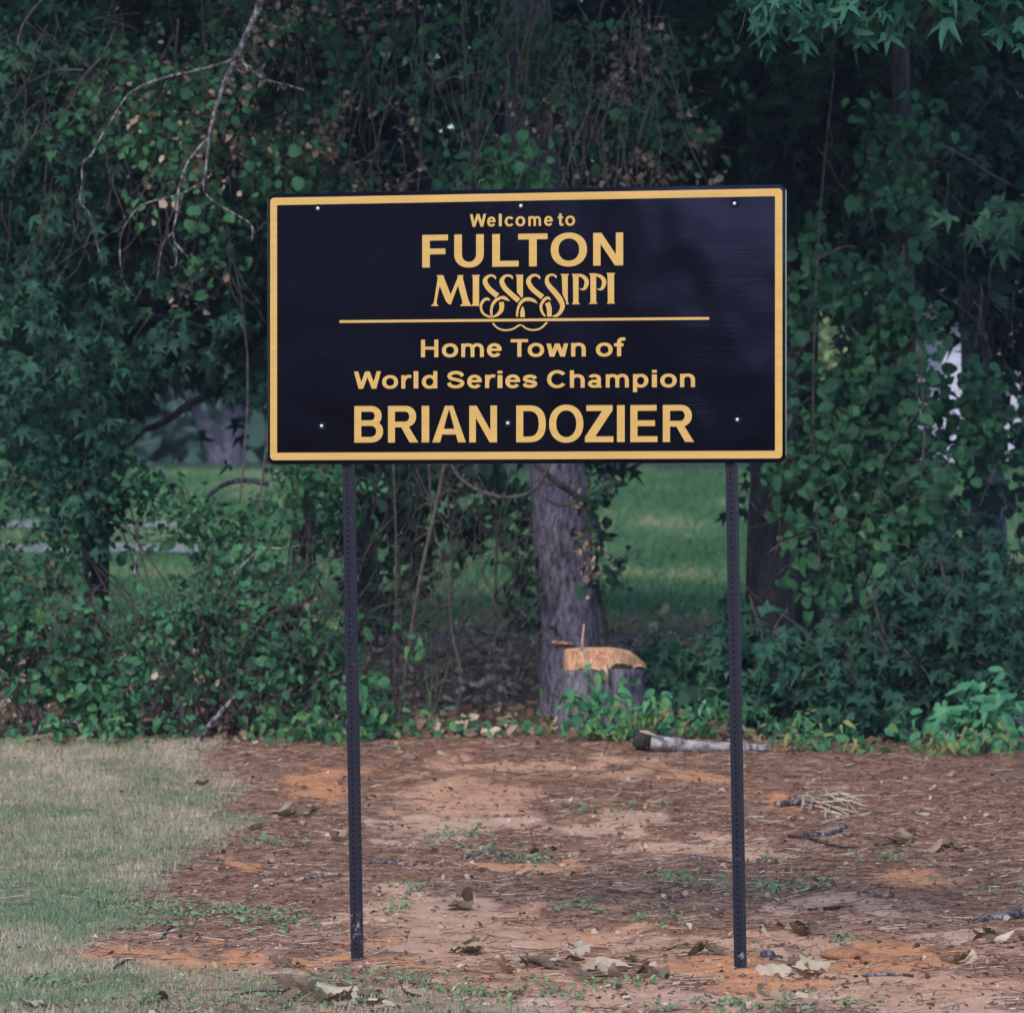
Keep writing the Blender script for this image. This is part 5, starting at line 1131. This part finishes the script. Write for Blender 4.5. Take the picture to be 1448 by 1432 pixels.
for lab, px, py, sx_, sy_, n_, sz in CL:
    spots = sorted((px + R.normal(0, sx_ * .6), min(1431, py + R.normal(0, sy_ * .6))) for _ in range(n_))
    for i in range(n_):
        x, y = ground_at(*spots[i])
        o = bpy.data.objects.new('dry_leaf', DL[R.integers(len(DL))]); COL.objects.link(o)
        s = sz * R.uniform(.6, 1.1); o.scale = (s, s, s * R.uniform(.5, 1.1)); o.location = (x, y, float(ground_h(x, y)) + .014)
        o.rotation_euler = (R.normal(0, .35) - .15, R.normal(0, .35), R.uniform(0, 6.28))
        setp(o, ('leftmost dry leaf ' if i == 0 else ORD[i] + ' dry leaf from left ') + lab, 'leaf', 'dry leaves: ' + lab)
# loose sticks on the clay
def gstick(name, lab, q, a, c_, mat, cat='stick', lift=.5):
    P_ = []
    for px, py in q:
        x, y = ground_at(px, py); P_.append(Vector((x, y, float(ground_h(x, y)) + a * lift + .006)))
    P_ = smooth_path(P_, 4); base = P_[len(P_) // 2]; mb = MB(); mb.tube(P_, lerp_list([a, c_], len(P_)), 6, rough=.15); o = mb.build(name, M[mat], None, base); setp(o, lab, cat)
gstick('broken_stick', 'pale and dark broken stick lying midway between the posts', [(655, 1212), (675, 1208), (700, 1209), (727, 1211)], .016, .013, 'lichen')
gstick('broken_stick', 'thin grey stick on the clay right of the left post', [(523, 1221), (550, 1225), (578, 1227), (602, 1227)], .009, .006, 'lichen')
gstick('broken_stick', 'pale straight twig touching the right post from the left', [(975, 1217), (1005, 1219), (1035, 1221)], .007, .005, 'lichen')
gstick('long_twig', 'long dark crooked twig on the clay right of the right post', [(1115, 1186), (1145, 1190), (1170, 1198), (1198, 1203), (1230, 1200), (1260, 1196)], .008, .005, 'bark_dark')
gstick('broken_stick', 'stubby grey stick with pale end below the split wood', [(1137, 1184), (1155, 1183), (1175, 1181), (1195, 1174)], .018, .014, 'lichen')
gstick('broken_stick', 'grey barked branch end beside the split wood', [(1098, 1139), (1118, 1137), (1140, 1136), (1152, 1135)], .022, .018, 'lichen')
gstick('white_stick', 'whitish bark-stripped stick at the far right edge', [(1378, 1305), (1400, 1300), (1425, 1298), (1455, 1294)], .018, .020, 'lichen')
gstick('broken_stick', 'thin straight stick on the orange clay at the lower right', [(1221, 1385), (1245, 1385), (1270, 1385), (1291, 1386)], .007, .007, 'lichen')
gstick('broken_stick', 'small dark stick on the grass at the lower left', [(162, 1370), (178, 1363), (192, 1361)], .007, .004, 'bark_dark')
gstick('broken_stick', 'fine curved dark twig near the grass edge', [(228, 1328), (236, 1316), (248, 1306)], .007, .004, 'bark_dark')
gstick('broken_stick', 'thin grey twig lying on the clay left of the left post', [(272, 1218), (300, 1217), (318, 1218)], .007, .005, 'twig')
gstick('broken_stick', 'long thin twig just left of the left post', [(405, 1249), (440, 1247), (490, 1243)], .006, .004, 'lichen')
gstick('broken_stick', 'pale twig at the wood edge right of the left post', [(514, 1058), (535, 1062), (560, 1064)], .010, .006, 'lichen')
gstick('broken_stick', 'small dark stick right of the right post foot', [(1165, 1288), (1180, 1286), (1188, 1285)], .008, .008, 'bark_dark')
gstick('broken_stick', 'dark twig crossing the low grass beside the big clump', [(330, 1404), (370, 1402), (410, 1400)], .007, .004, 'bark_dark')
# splintered branch: a sheaf of pale wood slivers
x, y = ground_at(1190, 1143); sp = thing('splintered_branch', 'sheaf of pale splintered wood slivers on the clay at the right', 'wood', (x, y, gzf(x, y)))
for i in range(34):
    px0 = 1160 + R.normal(0, 18); py0 = 1138 + R.normal(0, 5); px1 = px0 + R.uniform(15, 70); py1 = py0 + R.uniform(-5, 16)
    if i % 5 == 0: px1 = px0 + R.uniform(-8, 8); py1 = py0 + R.uniform(8, 18)
    xa, ya = ground_at(px0, py0); xb, yb = ground_at(px1, py1)
    A = Vector((xa, ya, float(ground_h(xa, ya)) + R.uniform(.015, .07))); B = Vector((xb, yb, float(ground_h(xb, yb)) + R.uniform(.01, .05)))
    mb = MB(); mb.smooth = False; wd = R.uniform(.004, .010); mb.tube([A, (A + B) / 2 + Vector((0, 0, R.uniform(0, .012))), B], [wd * .6, wd, wd * .3], 4); mb.build('sliver', M['chip'], sp)
for lab, q in (('long pale wood sliver in front of the splintered sheaf', [(1182, 1156), (1210, 1153), (1232, 1151)]), ('short thick wood sliver nearest the viewer below the sheaf', [(1163, 1169), (1182, 1164), (1200, 1159)]), ('pale flat sliver left of the splintered sheaf', [(1058, 1157), (1070, 1156), (1082, 1155)]), ('pale sliver on the straw right of the sheaf', [(1290, 1151), (1302, 1152), (1314, 1154)])):
    gstick('wood_sliver', lab, q, .008, .012, 'chip', 'wood')
# lumps of dug clay near the right post
for i, (px, py, r_, lab) in enumerate(((1086, 1350, .035, 'grey clod beside the right post foot'), (1093, 1254, .028, 'dark round clod right of the right post'), (1195, 1352, .05, 'low mound of loose orange clay right of the right post'), (1245, 1362, .045, 'smaller orange clay lump beside the mound'))):
    x, y = ground_at(px, py); bm = bmesh.new(); bmesh.ops.create_icosphere(bm, subdivisions=3, radius=1)
    for q in bm.verts:
        k = 1 + .5 * (float(fbm(q.co.x * 2 + i * 7 + 20, q.co.y * 2 + q.co.z * 1.7 + 20, 3)) - .5); q.co *= k * r_; q.co.z *= .7
        if i > 1: q.co.x *= 2.2; q.co.y *= 2.5
    me = bpy.data.meshes.new('clod'); bm.to_mesh(me); bm.free(); me.polygons.foreach_set('use_smooth', [True] * len(me.polygons))
    mat_ = M['claylump'] if 'claylump' in M else M.setdefault('claylump', bark_mat('orange_clay', (0.30, 0.13, 0.07), (0.47, 0.22, 0.12), 30, 1, .6))
    if i < 2: mat_ = M['bark']
    me.materials.append(mat_); o = bpy.data.objects.new('clod', me); COL.objects.link(o); o.location = (x, y, float(ground_h(x, y)) + r_ * .2); setp(o, lab, 'clod')

# ------------------------------------------------------------------ thin evening air
mb = MB(); mb.smooth = False; mb.box((0, 400, 17.0), (1700, 1800, 19.5))
hz_m = bpy.data.materials.new('haze'); hz_m.use_nodes = True; nt = hz_m.node_tree; nt.nodes.clear()
out = nt.nodes.new('ShaderNodeOutputMaterial'); pv = nt.nodes.new('ShaderNodeVolumePrincipled'); pv.inputs['Color'].default_value = (0.62, 0.70, 1.0, 1); pv.inputs['Density'].default_value = 0.0003
nt.links.new(pv.outputs[0], out.inputs['Volume'])
hz_o = mb.build('haze', hz_m); setp(hz_o, 'thin bluish evening air over the whole place', 'haze', kind='stuff')
